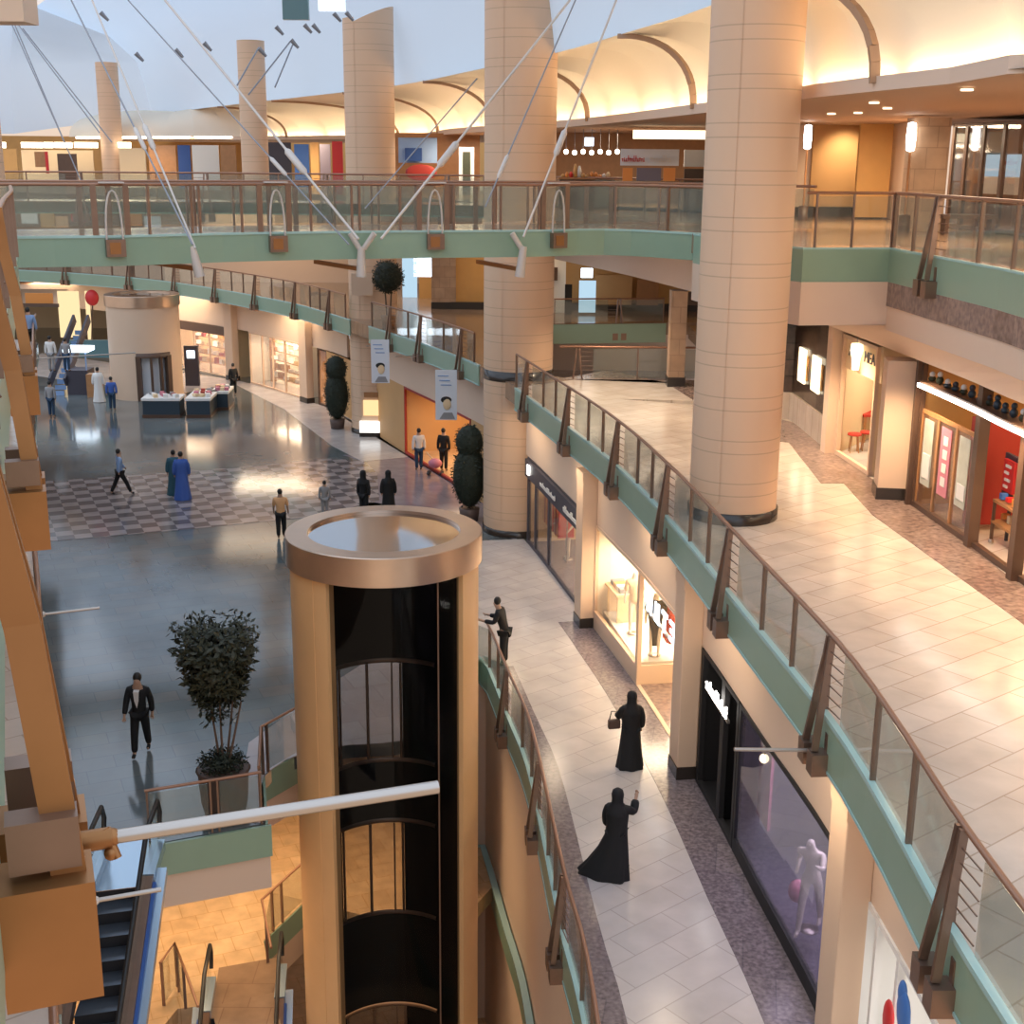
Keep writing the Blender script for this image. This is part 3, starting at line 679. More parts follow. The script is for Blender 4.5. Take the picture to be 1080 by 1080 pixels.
dk = MB().box(loc(S1, (br_+b1)/2, 1.15, L1+.26), (b1-br_-.3, 2.0, .46), math.atan2(S1.tan(b0+3).y, S1.tan(b0+3).x)).build('display_plinth', 'shop_white'); tag(dk, 'long low white plinth along the floor of the bright clothes window', 'plinth')
TBP = at(655, 650, L1+.5)
tb = thing('display_table', TBP, 'cream display table with folded clothes in the bright window', 'table')
MB().box(TBP+Vector((0, 0, .75)), (1.1, .6, .06), aa).build('table_top', 'shop_warm', tb)
for q in (-.45, .45): MB().box(TBP+Vector((math.cos(aa)*q, math.sin(aa)*q, .36)), (.06, .5, .72), aa).build('leg', 'shop_warm', tb)
for i in range(4):
    tag(MB().box(TBP+Vector((math.cos(aa), math.sin(aa), 0))*(-.36+i*.24)+Vector((0, 0, .84)), (.2, .35, .12), aa, ).build('folded_shirt', ('cloth_grey', 'shop_white', 'ochre', 'cloth_grey')[i]), 'folded clothes on the cream display table in the bright window', 'shirt', 'folded shirts on the display table')
# shop C: black doorway + long violet window
c0, c1 = pil[0]+.36, pil[1]-.38
cm = c0+(c1-c0)*.66
shop(cm+1.1, c1-.2, 3.5, 'black doorway of the dark boutique below the glowing white sign', 'black', 'black', power=6, frame='black', glass=None, fth=.14)
shop(cm+.05, cm+1.1, 3.0, 'narrow black entrance bay next to the long violet window', 'black', 'dark_wood' if False else 'black', power=10, frame='black', glass=None, fth=.12)
shop(c0, cm, 2.2, 'long violet-tinted shop window with a dancing white mannequin', 'shop_grey', 'shop_grey', power=170, col=(.85, .75, 1), frame='black', glass='dark_shop_glass', fth=.1, gz0=.3)
sg = header(S1, cm+.5, c1-.9, SH-.62, SH-.57, 'steel', -.1, .05).build('shop_sign', 'steel'); tag(sg, 'slanting row of glowing white letters on the black boutique front', 'sign')
blob_letters(S1, cm+.5, c1-.9, SH-.42, .24, 'lamp_white', sg, -.12, 9)
mannequin(Vector((4.78, 18.4, L1+.33)), 'white mannequin leaning with bent arms in the long violet window', R(150), h=1.8, lean=18, stride=.25, arms=((60, 70), (-30, 80)))
tag(MB().sphere(at(830, 955, L1+.35)+Vector((.15, 0, .27)), (.15, .15, .2)).build('vase', 'pink'), 'small round pinkish vase on the floor of the violet window', 'vase')
tag(MB().box(at(797, 893, L1+.3)+Vector((.1, 0, 1.35)), (.7, .05, 1.7), math.atan2(S1.tan(cm).y, S1.tan(cm).x)).build('poster', 'pink'), 'tall pink poster at the left end of the violet window', 'poster')
lp = thing('ceiling_lamp', at(806, 800, SH-.35), 'small warm lamp glowing inside the top of the violet window', 'lamp')
MB().sphere(at(806, 800, SH-.35), .08).build('bulb', 'lit_picture', lp); MB().tube([at(806, 800, SH-.35), at(806, 800, SH-.35)+Vector((0, 0, .33))], .015).build('stem', 'steel', lp)
# shop D: white with red and blue
shop(S1.near((4.75, 9)), pil[0]-.36, 2.0, 'white shopfront with red and blue emblems at the lower right edge', 'white', 'white', power=60, col=(1, .95, .9), frame='white', glass=None, mull=(.8, .93))
for (x, y, m_, w_, h_, lb_) in ((937, 1074, 'red', .3, .5, 'red rounded cartoon-like emblem on the white shopfront at the lower right'), (953, 1068, 'blue', .42, .55, 'blue wavy emblem beside the red one on the white shopfront')):
    s = S1.near((4.68, 14.2)); p = onpl(x, y, S1.pt(s)+S1.right(s)*-.12, S1.right(s)); mb = MB()
    mb.sphere(p, (.06, w_*.5, h_*.5)); 
    if m_ == 'blue': mb.sphere(p+Vector((0, -.12, -.22)), (.06, .2, .22)); mb.sphere(p+Vector((0, .1, .2)), (.05, .1, .16))
    tag(mb.build('emblem', m_), lb_, 'emblem')
# far shops on S1
def goods(path, a, b, ins, z, rows, label, group, cols, n=7, h=.22, shelf=True):
    T = path.tan((a+b)/2); ang = math.atan2(T.y, T.x); rnd = random.Random(int(a*10))
    root = thing('display_shelf', loc(path, (a+b)/2, ins, z), label, 'shelf')
    w = MB()
    for r in range(rows+1): w.box(loc(path, (a+b)/2, ins, z+.35+r*.5), ((b-a), .35, .04), ang)
    w.build('shelf_board', 'wood', root)
    for e in (a, b): MB().box(loc(path, e, ins, z+.35+rows*.25), (.05, .35, rows*.5+.6), ang).build('side_panel', 'wood', root)
    for r in range(rows):
        for i in range(n):
            s = a+(b-a)*(i+.5)/n; hh = h*rnd.uniform(.6, 1.5)
            o = MB().box(loc(path, s, ins-.03, z+.37+r*.5+hh/2), ((b-a)/n*rnd.uniform(.4, .8), .2, hh), ang).build('display_box', cols[rnd.randrange(len(cols))]); tag(o, 'small goods box '+group, 'box', 'boxes '+group)
t1, t2, t3, t4 = s1n(249, 400), s1n(192, 386), s1n(262, 404), s1n(316, 422)
shop(t1+.3, t2, 3.5, 'far shopfront with dark header and lit shelves left of the pilasters', power=380, frame='beige', mull=(.35, .6))
tag(header(S1, t1+.3, t2, SH-.5, SH, 'dark_wood').build('sign_board', 'dark_wood'), 'brown sign board over the far shop next to the drum lift', 'sign')
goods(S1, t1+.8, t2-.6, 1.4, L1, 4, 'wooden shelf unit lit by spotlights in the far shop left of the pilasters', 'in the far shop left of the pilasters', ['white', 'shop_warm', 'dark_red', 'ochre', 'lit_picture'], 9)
shop(t4+.3, t3-.3, 3.0, 'far white shopfront with brightly lit goods between two pilasters', 'shop_white', power=380, frame='beige', mull=(.3, .55, .75))
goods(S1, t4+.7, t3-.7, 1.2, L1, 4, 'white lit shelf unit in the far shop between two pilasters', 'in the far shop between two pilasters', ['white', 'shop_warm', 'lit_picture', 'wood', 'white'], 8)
t5 = s1n(333, 427); t6 = S1.near((-7.2, 59))
shop(t6, t5, 3.0, 'far orange lit shopfront behind the topiary', 'orange_wall', power=200, frame='dark_wood', mull=(.5,))
sfwall(s1n(368, 440), S1.len-6, SH, L2-.6, 'wall_right', 'cream', 0)
struct(MB().wallpath(S1.sub(s1n(345, 432)+.2, s1n(368, 440)-3.2, 4), L1, SH, .1), 'wall_right', 'orange_wall')
for (u, v) in ((t5, t4), (t3, t1)): pass
# under balcony between columns: fascia
m0, m1 = S1.near((-.3, 44)), S1.near((-7, 58.5))
sfwall(m0, m1+2, L1+2.9, L2-.6, 'wall_right', 'cream', 0)
n0, n1 = S1.near((-1.6, 47.4)), S1.near((-4.6, 54.5))
shop(n0, n1, 4, 'orange lit furniture shop between the two tall columns', 'orange_wall', 'orange_floor', power=170, col=(1, .72, .45), top=L1+2.9, frame='dark_red', glass=None, mull=())
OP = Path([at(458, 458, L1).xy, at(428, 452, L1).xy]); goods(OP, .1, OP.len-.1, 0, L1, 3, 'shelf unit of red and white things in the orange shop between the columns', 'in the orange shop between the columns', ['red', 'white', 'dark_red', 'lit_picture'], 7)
sfwall(n1, m1+2, L1, L1+2.9, 'wall_right', 'orange_wall', 0); sfwall(m0-1.2, n0, L1, L1+2.9, 'wall_right', 'orange_wall', 0)
struct(MB().strip([E2.at(s, 0, L2-.56) for s in [d41+i*(E2.len-d41)/30 for i in range(31)]], [S1.at(s, .2, L2-.6) for s in [m0+i*(S1.len-m0)/30 for i in range(31)]]), 'ceiling', 'soffit')
# the far yellow shop wall at the end of the hall
struct(MB().box((-36, 96, -8.2), (34, .3, 5)), 'wall_back', 'shop_warm')
struct(MB().box((-34, 90, -6.3), (36, 14, .3)), 'ceiling', 'soffit')

# ------------------------------------------------------------------ columns
def column(cx, cy, r, z0, z1, label, plinth=True, notch=True, slant=0, sy=1):
    root = thing('column', (cx, cy, z0), label, 'column')
    n = 40; mb = MB()
    ring = []
    for k in range(n):
        a = 2*PI*k/n; rr = r
        ring.append((a, rr))
    prof = [(r, z0+(.45 if plinth else 0)), (r, z1)]
    mb.lathe((cx, cy, 0), prof, n, 1, sy)
    if slant:
        for v in mb.v:
            if abs(v.z-z1) < .01: v.z = z1+(v.x-cx)*slant
    mb.build('shaft', 'column_stone', root)
    if notch:   # shallow full-height pilaster strip on the left flank
        MB().lathe((cx, cy, 0), [(r+.012, z0+(.45 if plinth else 0)), (r+.012, z1-.05)], 16, 1, sy, R(-118)-R(70), R(-118)).build('stone_strip', 'column_stone', root)
    if L1-.1 < z0 < L1+.1 and cx > -2: MB().lathe((cx, cy, 0), [(r+.02, L2-.05), (r+.02, L2+.28), (r, L2+.28)], n, 1, sy).build('black_band', 'black_stone', root, label='black stone band at the level of the upper walkway')
    if plinth:
        MB().lathe((cx, cy, 0), [(r+.04, z0), (r+.04, z0+.22), (r+.01, z0+.23)], n, 1, sy).build('plinth', 'black_stone', root, label='black stone foot of the column')
        MB().lathe((cx, cy, 0), [(r, z0+.2), (r, z0+.46)], n, 1, sy).build('collar', 'column_stone', root)
    return root
bc = at(780, 556, L2); CB = (bc.x, bc.y+.92)
column(CB[0], CB[1], .86, L2, 9, 'huge round stone column standing on the right walkway, the nearest one')
c2b = at(546, 568, L1); 
column(c2b.x-.03, c2b.y+1.15, 1.13, L1, 12, 'broad pale stone column rising through every level in the middle of the view', slant=0)
c3b = at(394, 459, L1)
column(c3b.x, c3b.y+1.0, 1.08, L1, atY(388, 19, c3b.y+1).z, 'pale stone column with a slanted top, left of the middle column', slant=.42)
p4 = atY(264, 43, 70); column(p4.x, 70, .69, 0, p4.z, 'slim far column ending under the blue ceiling, with small fittings on top', plinth=False, notch=False)
p5 = atY(112, 66, 95); column(p5.x, 95, .75, 0, p5.z, 'farthest slim column at the left, in front of the light strips', plinth=False, notch=False)
p6 = atY(1, 190, 40); column(p6.x-.4, 40, .5, 0, 5.9, 'beige column cut by the left edge of the view', plinth=False, notch=False)
pc = atY(12, 10, 40); tag(MB().box((pc.x-.2, 40, pc.z), (1.5, 1.2, .75)).build('column_capital', 'beige', None), 'beige block crowning the column at the top left corner', 'capital')
pb = at(713, 408, L2); 
r_ = thing('column', (pb.x, pb.y+.3, L2), 'short square brick-tiled column on level two beside the small floor opening', 'column')
MB().box((pb.x, pb.y+.3, L2+1.65), (.5, .6, 2.7)).build('shaft', 'brick_col', r_); MB().box((pb.x, pb.y+.3, L2+.15), (.56, .66, .3)).build('plinth', 'black_stone', r_)
pb = at(468, 326, L2)
r_ = thing('column', (pb.x, pb.y+.6, L2), 'square tan column on level two right of the round potted tree', 'column')
MB().box((pb.x, pb.y+.6, L2+2.1), (1.15, 1.1, 3.6)).build('shaft', 'brick_col', r_); MB().box((pb.x, pb.y+.6, L2+.15), (1.2, 1.15, .34)).build('plinth', 'black_stone', r_)

# ------------------------------------------------------------------ level 2 shops on the right
H2 = L2+3.1
def s2n(x, y): return S2.near(at(x, y, L2).xy)
k = [s2n(x, y) for x, y in ((1075, 613), (1020, 574), (958, 531), (924, 506), (902, 492), (880, 478), (872, 473), (832, 443))]
# square column between the shops
pcs = at(940, 528, L2)
r_ = thing('column', (pcs.x+.1, pcs.y+.35, L2), 'square beige column with black foot between the cafe shop and the toy shop', 'column')
MB().box((pcs.x+.05, pcs.y+.35, L2+1.5), (.6, .62, 2.9), R(-8)).build('shaft', 'beige', r_, bevel=.01); MB().box((pcs.x+.05, pcs.y+.35, L2+.13), (.66, .68, .26), R(-8)).build('plinth', 'black_stone', r_)
# toy shop
ka = S2.near((9.2, 13)); 
shop(ka, k[2]-.15, 3.2, 'dark framed toy shop with glass panels, posters and a strip light', 'ochre', 'beige_floor', power=170, col=(1, .7, .38), z=L2, top=H2, path=S2, frame='dark_wood', glass=None, mull=())
def s2post(x, y, w=.16):
    s = s2n(x, y); p = S2.at(s, -.02); T = S2.tan(s)
    return MB().box((p.x, p.y, (L2+H2)/2), (w, .2, H2-L2), math.atan2(T.y, T.x))
for x, y, lb_ in ((1022, 577, 'dark post between the folding glass panels and the toy shop entrance'), (1076, 613, 'dark post at the right edge of the view beside the toy shop entrance'), (956, 532, 'slim dark post at the left of the folding glass panels')):
    tag(s2post(x, y, .2 if x > 960 else .1).build('post', 'dark_wood'), lb_, 'post')
# strip light and shelf with toys
ss0, ss1 = s2n(1110, 640), s2n(966, 536)
st = thing('strip_light', S2.at(ss0, -.12, L2+2.55), 'long bright white strip light over the toy shop window', 'lamp')
MB().wallpath(offset(S2.sub(ss0, ss1-.1, 10), -.24), L2+2.55, L2+2.63, .1).build('tube', 'lamp_white', st)
MB().wallpath(offset(S2.sub(ss0, ss1-.1, 10), -.2), L2+2.63, L2+2.67, .35).build('tray', 'dark_wood', st)
rnd = random.Random(4)
for i in range(16):
    s = ss0+(ss1-ss0)*(i+.5)/16; p = S2.at(s, .02, L2+2.67); r_ = thing('toy', p, 'dark little toy figure in the row on the shelf above the strip light', 'toy', 'toys above the strip light')
    m_ = rnd.choice(['cloth_teal', 'leaf', 'toy_dark', 'shop_dark', 'leaf_dark']); hh = rnd.uniform(.12, .24)
    MB().sphere(p+Vector((0, 0, hh*.4)), (.08, .08, hh*.4), 8, 6).build('torso', m_, r_); MB().sphere(p+Vector((0, 0, hh*.98)), .06, 8, 6).build('head', rnd.choice([m_, 'white', 'shop_dark']), r_)
# folding glass panels with posters
s = k[1]+.2; e = k[2]-.25
for i in range(3):
    u, v = s+(e-s)*i/3, s+(e-s)*(i+1)/3
    r_ = thing('glass_door', S2.at((u+v)/2, .05, L2), ('glass door leaf with a pale landscape poster, next to the dark post', 'glass door leaf with a red poster of pale pictures, the middle of three', 'glass door leaf with a tall greenish poster, next to the square column')[i], 'door')
    MB().wallpath(offset(S2.sub(u+.04, v-.04, 1), .04), L2+.05, L2+2.0, .03).build('pane', 'shop_glass', r_)
    f = MB()
    for q in (u+.02, v-.02):
        p = S2.at(q, .05); T = S2.tan(q); f.box((p.x, p.y, L2+1.02), (.04, .06, 2.0), math.atan2(T.y, T.x))
    f.wallpath(offset(S2.sub(u, v, 1), .03), L2, L2+.06, .05); f.wallpath(offset(S2.sub(u, v, 1), .03), L2+1.98, L2+2.06, .05)
    f.build('frame', 'wood', r_)
    MB().wallpath(offset(S2.sub(u+.25*(v-u), v-.2*(v-u), 1), .02), L2+.55, L2+1.9, .012).build('poster', ('poster_pale', 'pink', 'poster_pale')[i], r_)
    if i == 1:
        for q in range(4):
            MB().wallpath(offset(S2.sub(u+.38*(v-u), v-.38*(v-u), 1), .008), L2+.75+q*.27, L2+.93+q*.27, .01).build('picture', 'white', r_)
    else:
        MB().wallpath(offset(S2.sub(u+.3*(v-u), v-.3*(v-u), 1), .008), L2+.7, L2+1.0+.1*i, .01).build('picture', 'white', r_)
# red wall, red sign, cart
tag(MB().box(at(1047, 560, L2)+Vector((0, 0, 1.2)), (.15, 1.2, 2.1), math.atan2(S2.tan(k[0]).y, S2.tan(k[0]).x)).build('red_partition', 'dark_red'), 'dark red partition inside the toy shop entrance', 'partition')
PS = at(1060, 572, L2)
sg = thing('poster_stand', PS, 'red poster in a dark frame standing behind the toy shop cart', 'sign')
T = S2.tan(k[0]); aa2 = math.atan2(T.y, T.x)
MB().box(PS+Vector((0, 0, 1.28)), (.62, .06, .78), aa2).build('frame', 'shop_dark', sg); MB().box(PS+Vector((-.06, -.02, 1.28)), (.44, .06, .6), aa2).build('poster', 'red', sg)
MB().box(PS+Vector((.02, .02, .45)), (.05, .05, .9), aa2).build('pole', 'shop_dark', sg)
for q in range(4): MB().box(PS+Vector((-.10, .03*(-1)**q, 1.08+q*.13)), (.16+.04*(q % 2), .03, .05), aa2).build('mark', 'white', sg)
CT = at(1056, 582, L2); CU = Vector((T.x, T.y, 0)); CV = Vector((T.y, -T.x, 0))
ct = thing('cart', CT, 'wooden display cart on wheels in the toy shop entrance', 'cart')
for zz in (.45, .85): MB().box(CT+CV*.25+Vector((0, 0, zz)), (1.05, .55, .05), aa2).build('shelf', 'wood', ct)
for u in (-.48, .48):
    for v in (0, .5): MB().box(CT+CU*u+CV*v+Vector((0, 0, .47)), (.05, .05, .8), aa2).build('leg', 'dark_wood', ct); MB().sphere(CT+CU*u+CV*v+Vector((0, 0, .06)), .06, 8, 6).build('wheel', 'steel', ct)
for i in range(14):
    zz = (.88, .48)[i % 2]; o = MB().box(CT+CU*(-.42+.065*i)+CV*(.1+.1*(i % 4))+Vector((0, 0, zz+.08)), (.1, .12, .08+.1*rnd.random()), aa2).build('toy_box', rnd.choice(['white', 'red', 'orange', 'shop_warm', 'blue'])); tag(o, 'small coloured toy box on the wooden cart', 'box', 'toy boxes on the cart')
# cafe style shop with lettering
shop(k[3]+.25, k[5]-.1, 5.0, 'open beige shopfront with dark capital letters above and red topped tables inside', 'shop_warm', 'light_floor', power=90, extra=6, col=(1, .86, .66), z=L2, top=H2-.15, path=S2, frame='beige', glass=None, mull=())
hb = MB().wallpath(offset(S2.sub(k[3]+.1, k[5]-.1, 3), .05), H2-.95, H2-.15, .08).build('sign_board', 'shop_warm'); tag(hb, 'beige sign board with dark capitals AL MEA and a glowing lamp', 'sign')
def text(txt, pos, size, ang, m, parent, tilt=PI/2, ext=.01):
    c = bpy.data.curves.new('lettering', 'FONT'); c.body = txt; c.size = size; c.extrude = ext; c.align_x = 'CENTER'; c.align_y = 'CENTER'
    o = bpy.data.objects.new('lettering', c); C.objects.link(o); dg = bpy.context.evaluated_depsgraph_get()
    me = bpy.data.meshes.new_from_object(o.evaluated_get(dg)); bpy.data.objects.remove(o)
    w = Matrix.Translation(pos) @ Matrix.Rotation(ang, 4, 'Z') @ Matrix.Rotation(tilt, 4, 'X')
    if parent is not None: w = inv(parent) @ w
    me.transform(w); me.materials.clear(); me.materials.append(M(m)); o = bpy.data.objects.new('lettering', me); C.objects.link(o); o.parent = parent; return o
sm = (k[3]+k[5])/2; T = S2.tan(sm); fa = math.atan2(-T.y, -T.x)
text('AL', S2.at(sm+.62, -.0, H2-.5), .36, fa, 'shop_dark', hb); text('MEA', S2.at(sm-.55, -.0, H2-.5), .36, fa, 'shop_dark', hb)
p = S2.at(sm+.1, -.08, H2-.5)
lm = thing('wall_lamp', p, 'glowing lamp hanging in front of the beige sign board', 'lamp')
MB().lathe(p, [(.001, .28), (.13, .26), (.15, .1), (.10, -.1), (.08, -.35), (.001, -.36)], 16).build('lamp_shade', 'lit_picture', lm); MB().tube([p+Vector((0, 0, .26)), p+Vector((0, 0, .40))], .015).build('stem', 'steel', lm)
def table(pos, label, ang, w=1.2, d=.7, h=.75, top='cloth_red', leg='wood'):
    r = thing('table', pos, label, 'table', rz=ang); x = r.matrix_world
    MB().add([x @ Vector(v) for v in ((-w/2, -d/2, h-.06), (w/2, -d/2, h-.06), (w/2, d/2, h-.06), (-w/2, d/2, h-.06), (-w/2, -d/2, h), (w/2, -d/2, h), (w/2, d/2, h), (-w/2, d/2, h))], [(3, 2, 1, 0), (4, 5, 6, 7), (0, 1, 5, 4), (1, 2, 6, 5), (2, 3, 7, 6), (3, 0, 4, 7)]).build('table_top', top, r)
    for u in (-1, 1):
        for v in (-1, 1): MB().beam(x @ Vector((u*(w/2-.06), v*(d/2-.06), 0)), x @ Vector((u*(w/2-.06), v*(d/2-.06), h-.05)), .06, .06).build('leg', leg, r)
    return r
table(at(915, 463, L2), 'red topped wooden table in the open beige shop, the nearer one', aa2)
table(at(921, 440, L2), 'red topped wooden table at the back of the open beige shop', aa2, h=1.1)
for i in range(3):
    q = at(900+i*13, 478-i*2, L2); r_ = thing('stool', q, 'wooden stool with red seat along the near red table', 'stool', 'stools at the near red table')
    MB().lathe(q, [(.001, .45), (.17, .45), (.17, .5), (.001, .51)], 14).build('seat', 'cloth_red', r_)
    for a in range(4): MB().tube([q+Vector((.15*math.cos(a*PI/2+.7), .15*math.sin(a*PI/2+.7), 0)), q+Vector((.1*math.cos(a*PI/2+.7), .1*math.sin(a*PI/2+.7), .45))], .015, 6).build('leg', 'wood', r_)
# pale pier and dark marble wall
s = k[5]+.15; p = S2.at(s, -.05); T = S2.tan(s); r_ = thing('pier', (p.x, p.y, L2), 'narrow pale pier between the dark marble wall and the open beige shop', 'pier')
MB().box((p.x, p.y, (L2+H2)/2), (.35, .4, H2-L2), math.atan2(T.y, T.x)).build('shaft', 'cream', r_)
struct(MB().wallpath(S2.sub(k[6]+.05, k[7]+4, 6), L2+.75, H2, .2), 'wall_marble', 'marble_wall')
struct(MB().wallpath(offset(S2.sub(k[6]+.05, k[7]+4, 6), -.06), L2, L2+.75, .26), 'wall_marble', 'beige_floor')
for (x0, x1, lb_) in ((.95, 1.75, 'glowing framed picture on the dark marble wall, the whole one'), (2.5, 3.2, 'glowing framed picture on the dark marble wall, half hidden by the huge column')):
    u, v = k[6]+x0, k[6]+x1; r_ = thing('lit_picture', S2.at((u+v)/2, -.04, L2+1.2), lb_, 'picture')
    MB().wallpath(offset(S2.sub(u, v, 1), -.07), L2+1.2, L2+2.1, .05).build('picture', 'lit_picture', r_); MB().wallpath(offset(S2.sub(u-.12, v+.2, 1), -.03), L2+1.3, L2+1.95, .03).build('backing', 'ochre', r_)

# left of big column: back wall of L2 (590-745)
def pwall(pxs, z0, z1, m, name, Y=None):
    P = [v for v in pix(pxs, L2)]
    return struct(MB().wallpath(P, z0, z1, .15), name, m)
def flat(px0, px1, Y, m, label, cat, name, t=.1, z0=None):
    """upright rectangular thing filling a pixel box on the vertical plane Y"""
    a = atY(px0[0], px0[1], Y); b = atY(px1[0], px1[1], Y)
    zt, zb = a.z, b.z
    if z0 is not None: zb = z0
    return tag(MB().box(((a.x+b.x)/2, Y+t/2, (zt+zb)/2), (b.x-a.x, t, abs(zt-zb))).build(name, m), label, cat)
struct(MB().box((6, 63.0, (L2+H2)/2), (18, .3, H2-L2)), 'wall_back', 'ochre')
flat((572, 270), (596, 330), 61.5, 'shop_white', 'white lit shop bay with framed pictures behind the small opening', 'shopfront', 'shopfront', z0=L2)
flat((574, 282), (588, 296), 61.3, 'dark_wood', 'dark framed picture high in the white shop bay', 'picture', 'picture')
flat((596, 300), (603, 326), 60.8, 'black', 'black standing panel in the white shop bay', 'panel', 'panel', z0=L2)
flat((611, 296), (628, 326), 60.8, 'lit_blue', 'glowing pale blue advertising screen behind the small floor opening', 'screen', 'light_box', z0=L2+.1)
flat((613, 283), (625, 293), 60.8, 'lamp_cool', 'small white glowing lamp panel above the blue screen', 'lamp', 'glowing_sign')
flat((628, 290), (666, 326), 62.4, 'orange_wall', 'wide ochre wall panel right of the blue screen', 'panel', 'wall_cladding', z0=L2+.3)
flat((672, 295), (694, 322), 62.3, 'wood', 'brown wall panel right of the ochre one', 'panel', 'wall_cladding', z0=L2+.3)
struct(MB().box((6, 62.7, L2+.17), (18, .3, .34)), 'baseboard_back', 'black_stone')
flat((722, 308), (738, 322), 44, 'dark_wood', 'dark framed board behind the short brick-tiled column', 'board', 'board')
bw = flat((424, 272), (440, 312), 68, 'lit_blue', 'bright blue and white shop window behind the round potted tree', 'window', 'shop_window', z0=L2)
flat((436, 268), (456, 292), 68, 'lamp_cool', 'white glowing shop window panel above the blue one on level two', 'window', 'shop_window')
flat((442, 292), (455, 318), 67.5, 'ochre', 'ochre shelf bay right of the blue shop window', 'shelf', 'shelf_bay', z0=L2)
flat((482, 270), (505, 318), 66, 'shop_white', 'bright white shelf bay beside the middle column', 'shelf', 'shelf_bay', z0=L2)
for i, (x0, y0, x1, y1) in enumerate(((484, 273, 489, 300), (493, 277, 504, 294), (484, 303, 490, 318))): flat((x0, y0), (x1, y1), 65.7, 'dark_wood', ('upper left', 'upper right', 'lower')[i]+' dark shelf unit in the bright bay beside the middle column', 'shelf', 'shelf_unit')
struct(MB().box((-2, 76, (L2+L3)/2-.4), (36, .3, 5.2)), 'wall_back', 'cream')
struct(MB().box((-38, 93, (L2+L3)/2-.2), (40, .3, 4.9)), 'wall_back', 'cream')

# ------------------------------------------------------------------ L3 slab and soffits, right
E3 = [Vector((4.2, 30.9)), Vector((4.9, 27.4)), at(848, 262, 0).xy, at(941, 262, 0).xy, at(1060, 284, 0).xy, Vector((7.9, 15)), Vector((8.3, 9))]
slab3 = [tuple(v) for v in E3] + [(26, 9), (26, 60), (-6, 75), (-36, 100), (-60, 100), (-60, 90), (-30, 80), (-14, 68), (-4, 58), (2, 46), (3.6, 38)]
struct(MB().prism(slab3, -.45, L3), 'floor', 'brown_floor')
e3 = Path(E3)
def band3(pts, z, n1, h=.65, t=-.05):
    struct(MB().wallpath(pts, z-h, z-.02, t), n1, 'green_band'); struct(MB().wallpath(offset(pts, -.01), z-.02, z+.02, t+.03), n1, 'green_edge')
band3([v for v in E3], 0, 'trim_9', t=.05)
# beige face + brown granite insert + sloping soffit to the shop line
fz = MB(); fz.wallpath([v for v in E3[:4]], -1.5, -.65, .05); struct(fz, 'wall_right', 'cream')
fz = MB(); fz.wallpath(E3[3:], -1.12, -.65, .05); struct(fz, 'trim_10', 'brown_granite')
fz = MB(); fz.wallpath(E3[3:], -1.6, -1.12, .02); struct(fz, 'wall_right', 'cream')
A = [Vector((p.x, p.y, -1.5)) for p in Path(E3[::-1]).sub(0, e3.len, 24)]
B = [Vector((p.x-.25, p.y, H2-.02)) for p in S2.sub(0, S2.near((6.7, 40)), 24)]
struct(MB().strip(A, B, False), 'ceiling', 'soffit')
# continuing soffit left of big column, under the bridge end
A2_ = [Vector((4.2, 30.9, -1.4)), Vector((3.6, 38, -1.2)), Vector((2, 46, -1.1)), Vector((-1, 52, -1.0))]
B2_ = [Vector((6.6, 40, H2)), Vector((6.6, 47, H2)), Vector((5.5, 54, H2)), Vector((2, 60, H2))]
fq = Path(cat_rom([Vector((6.4, 33.5)), at(745, 312, -2.15).xy, at(665, 291, -2.15).xy, at(588, 274, -2.15).xy, Vector((-1.5, 62))], 5))
struct(MB().wallpath(fq.P, -2.15, -.45, .2), 'wall_right', 'soffit')

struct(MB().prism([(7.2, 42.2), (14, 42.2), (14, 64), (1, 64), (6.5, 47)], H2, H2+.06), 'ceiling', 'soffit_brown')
rr = Path([E3[6], E3[5], E3[4], E3[3]]); 
def near_br(x, y, z=-.45): return rr.near(at(x, y, z).xy)
railing('glass_railing', 'top floor glass railing running to the right edge of the view', rr, 1, rr.len-.05, 0, [near_br(1040, 297)], side=-1, post=1.35)
r3b = Path([E3[3], E3[2]]); simple_rail('short top floor railing between its corner and the huge column', [tuple(E3[3]), tuple(E3[2])], 0, [.03, .85, 1.6])
# L3 walls right
struct(MB().box((9.9, 42.4, 1.4), (5.4, .3, 2.9)), 'wall_back', 'cream')
struct(MB().wallpath([at(930, 226, 0).xy, at(972, 238, 0).xy+Vector((0, -.2))], 0, 2.8, .3), 'wall_right', 'cream')
pn = atY(858, 130, 42.2); pq = atY(918, 220, 42.2)
tag(MB().box(((pn.x+pq.x)/2, 42.15, 1.55), (pq.x-pn.x, .15, 2.5)).build('wall_cladding', 'orange_wall'), 'large glowing ochre wall panel on the top floor right of the huge column', 'panel')
tag(MB().box(((atY(918, 0, 40).x+atY(954, 0, 40).x)/2+.1, 40.5, 1.4), (atY(954, 0, 40).x-atY(918, 0, 40).x, .2, 2.7)).build('wall_cladding', 'ochre'), 'narrower tan wall panel between the glowing panel and the tall wall lamp', 'panel')
l = bpy.data.lights.new('wall_washer', 'SPOT'); l.energy = 150; l.color = (1, .78, .50); l.spot_size = R(95); l.spot_blend = .9; l.shadow_soft_size = .1
o = bpy.data.objects.new('wall_washer', l); C.objects.link(o); o.location = ((pn.x+pq.x)/2, 41.0, 2.55); o.rotation_euler = (R(48), 0, 0)
struct(MB().box((9.9, 42.15, .14), (5.4, .2, .28)), 'baseboard_back', 'black_stone')
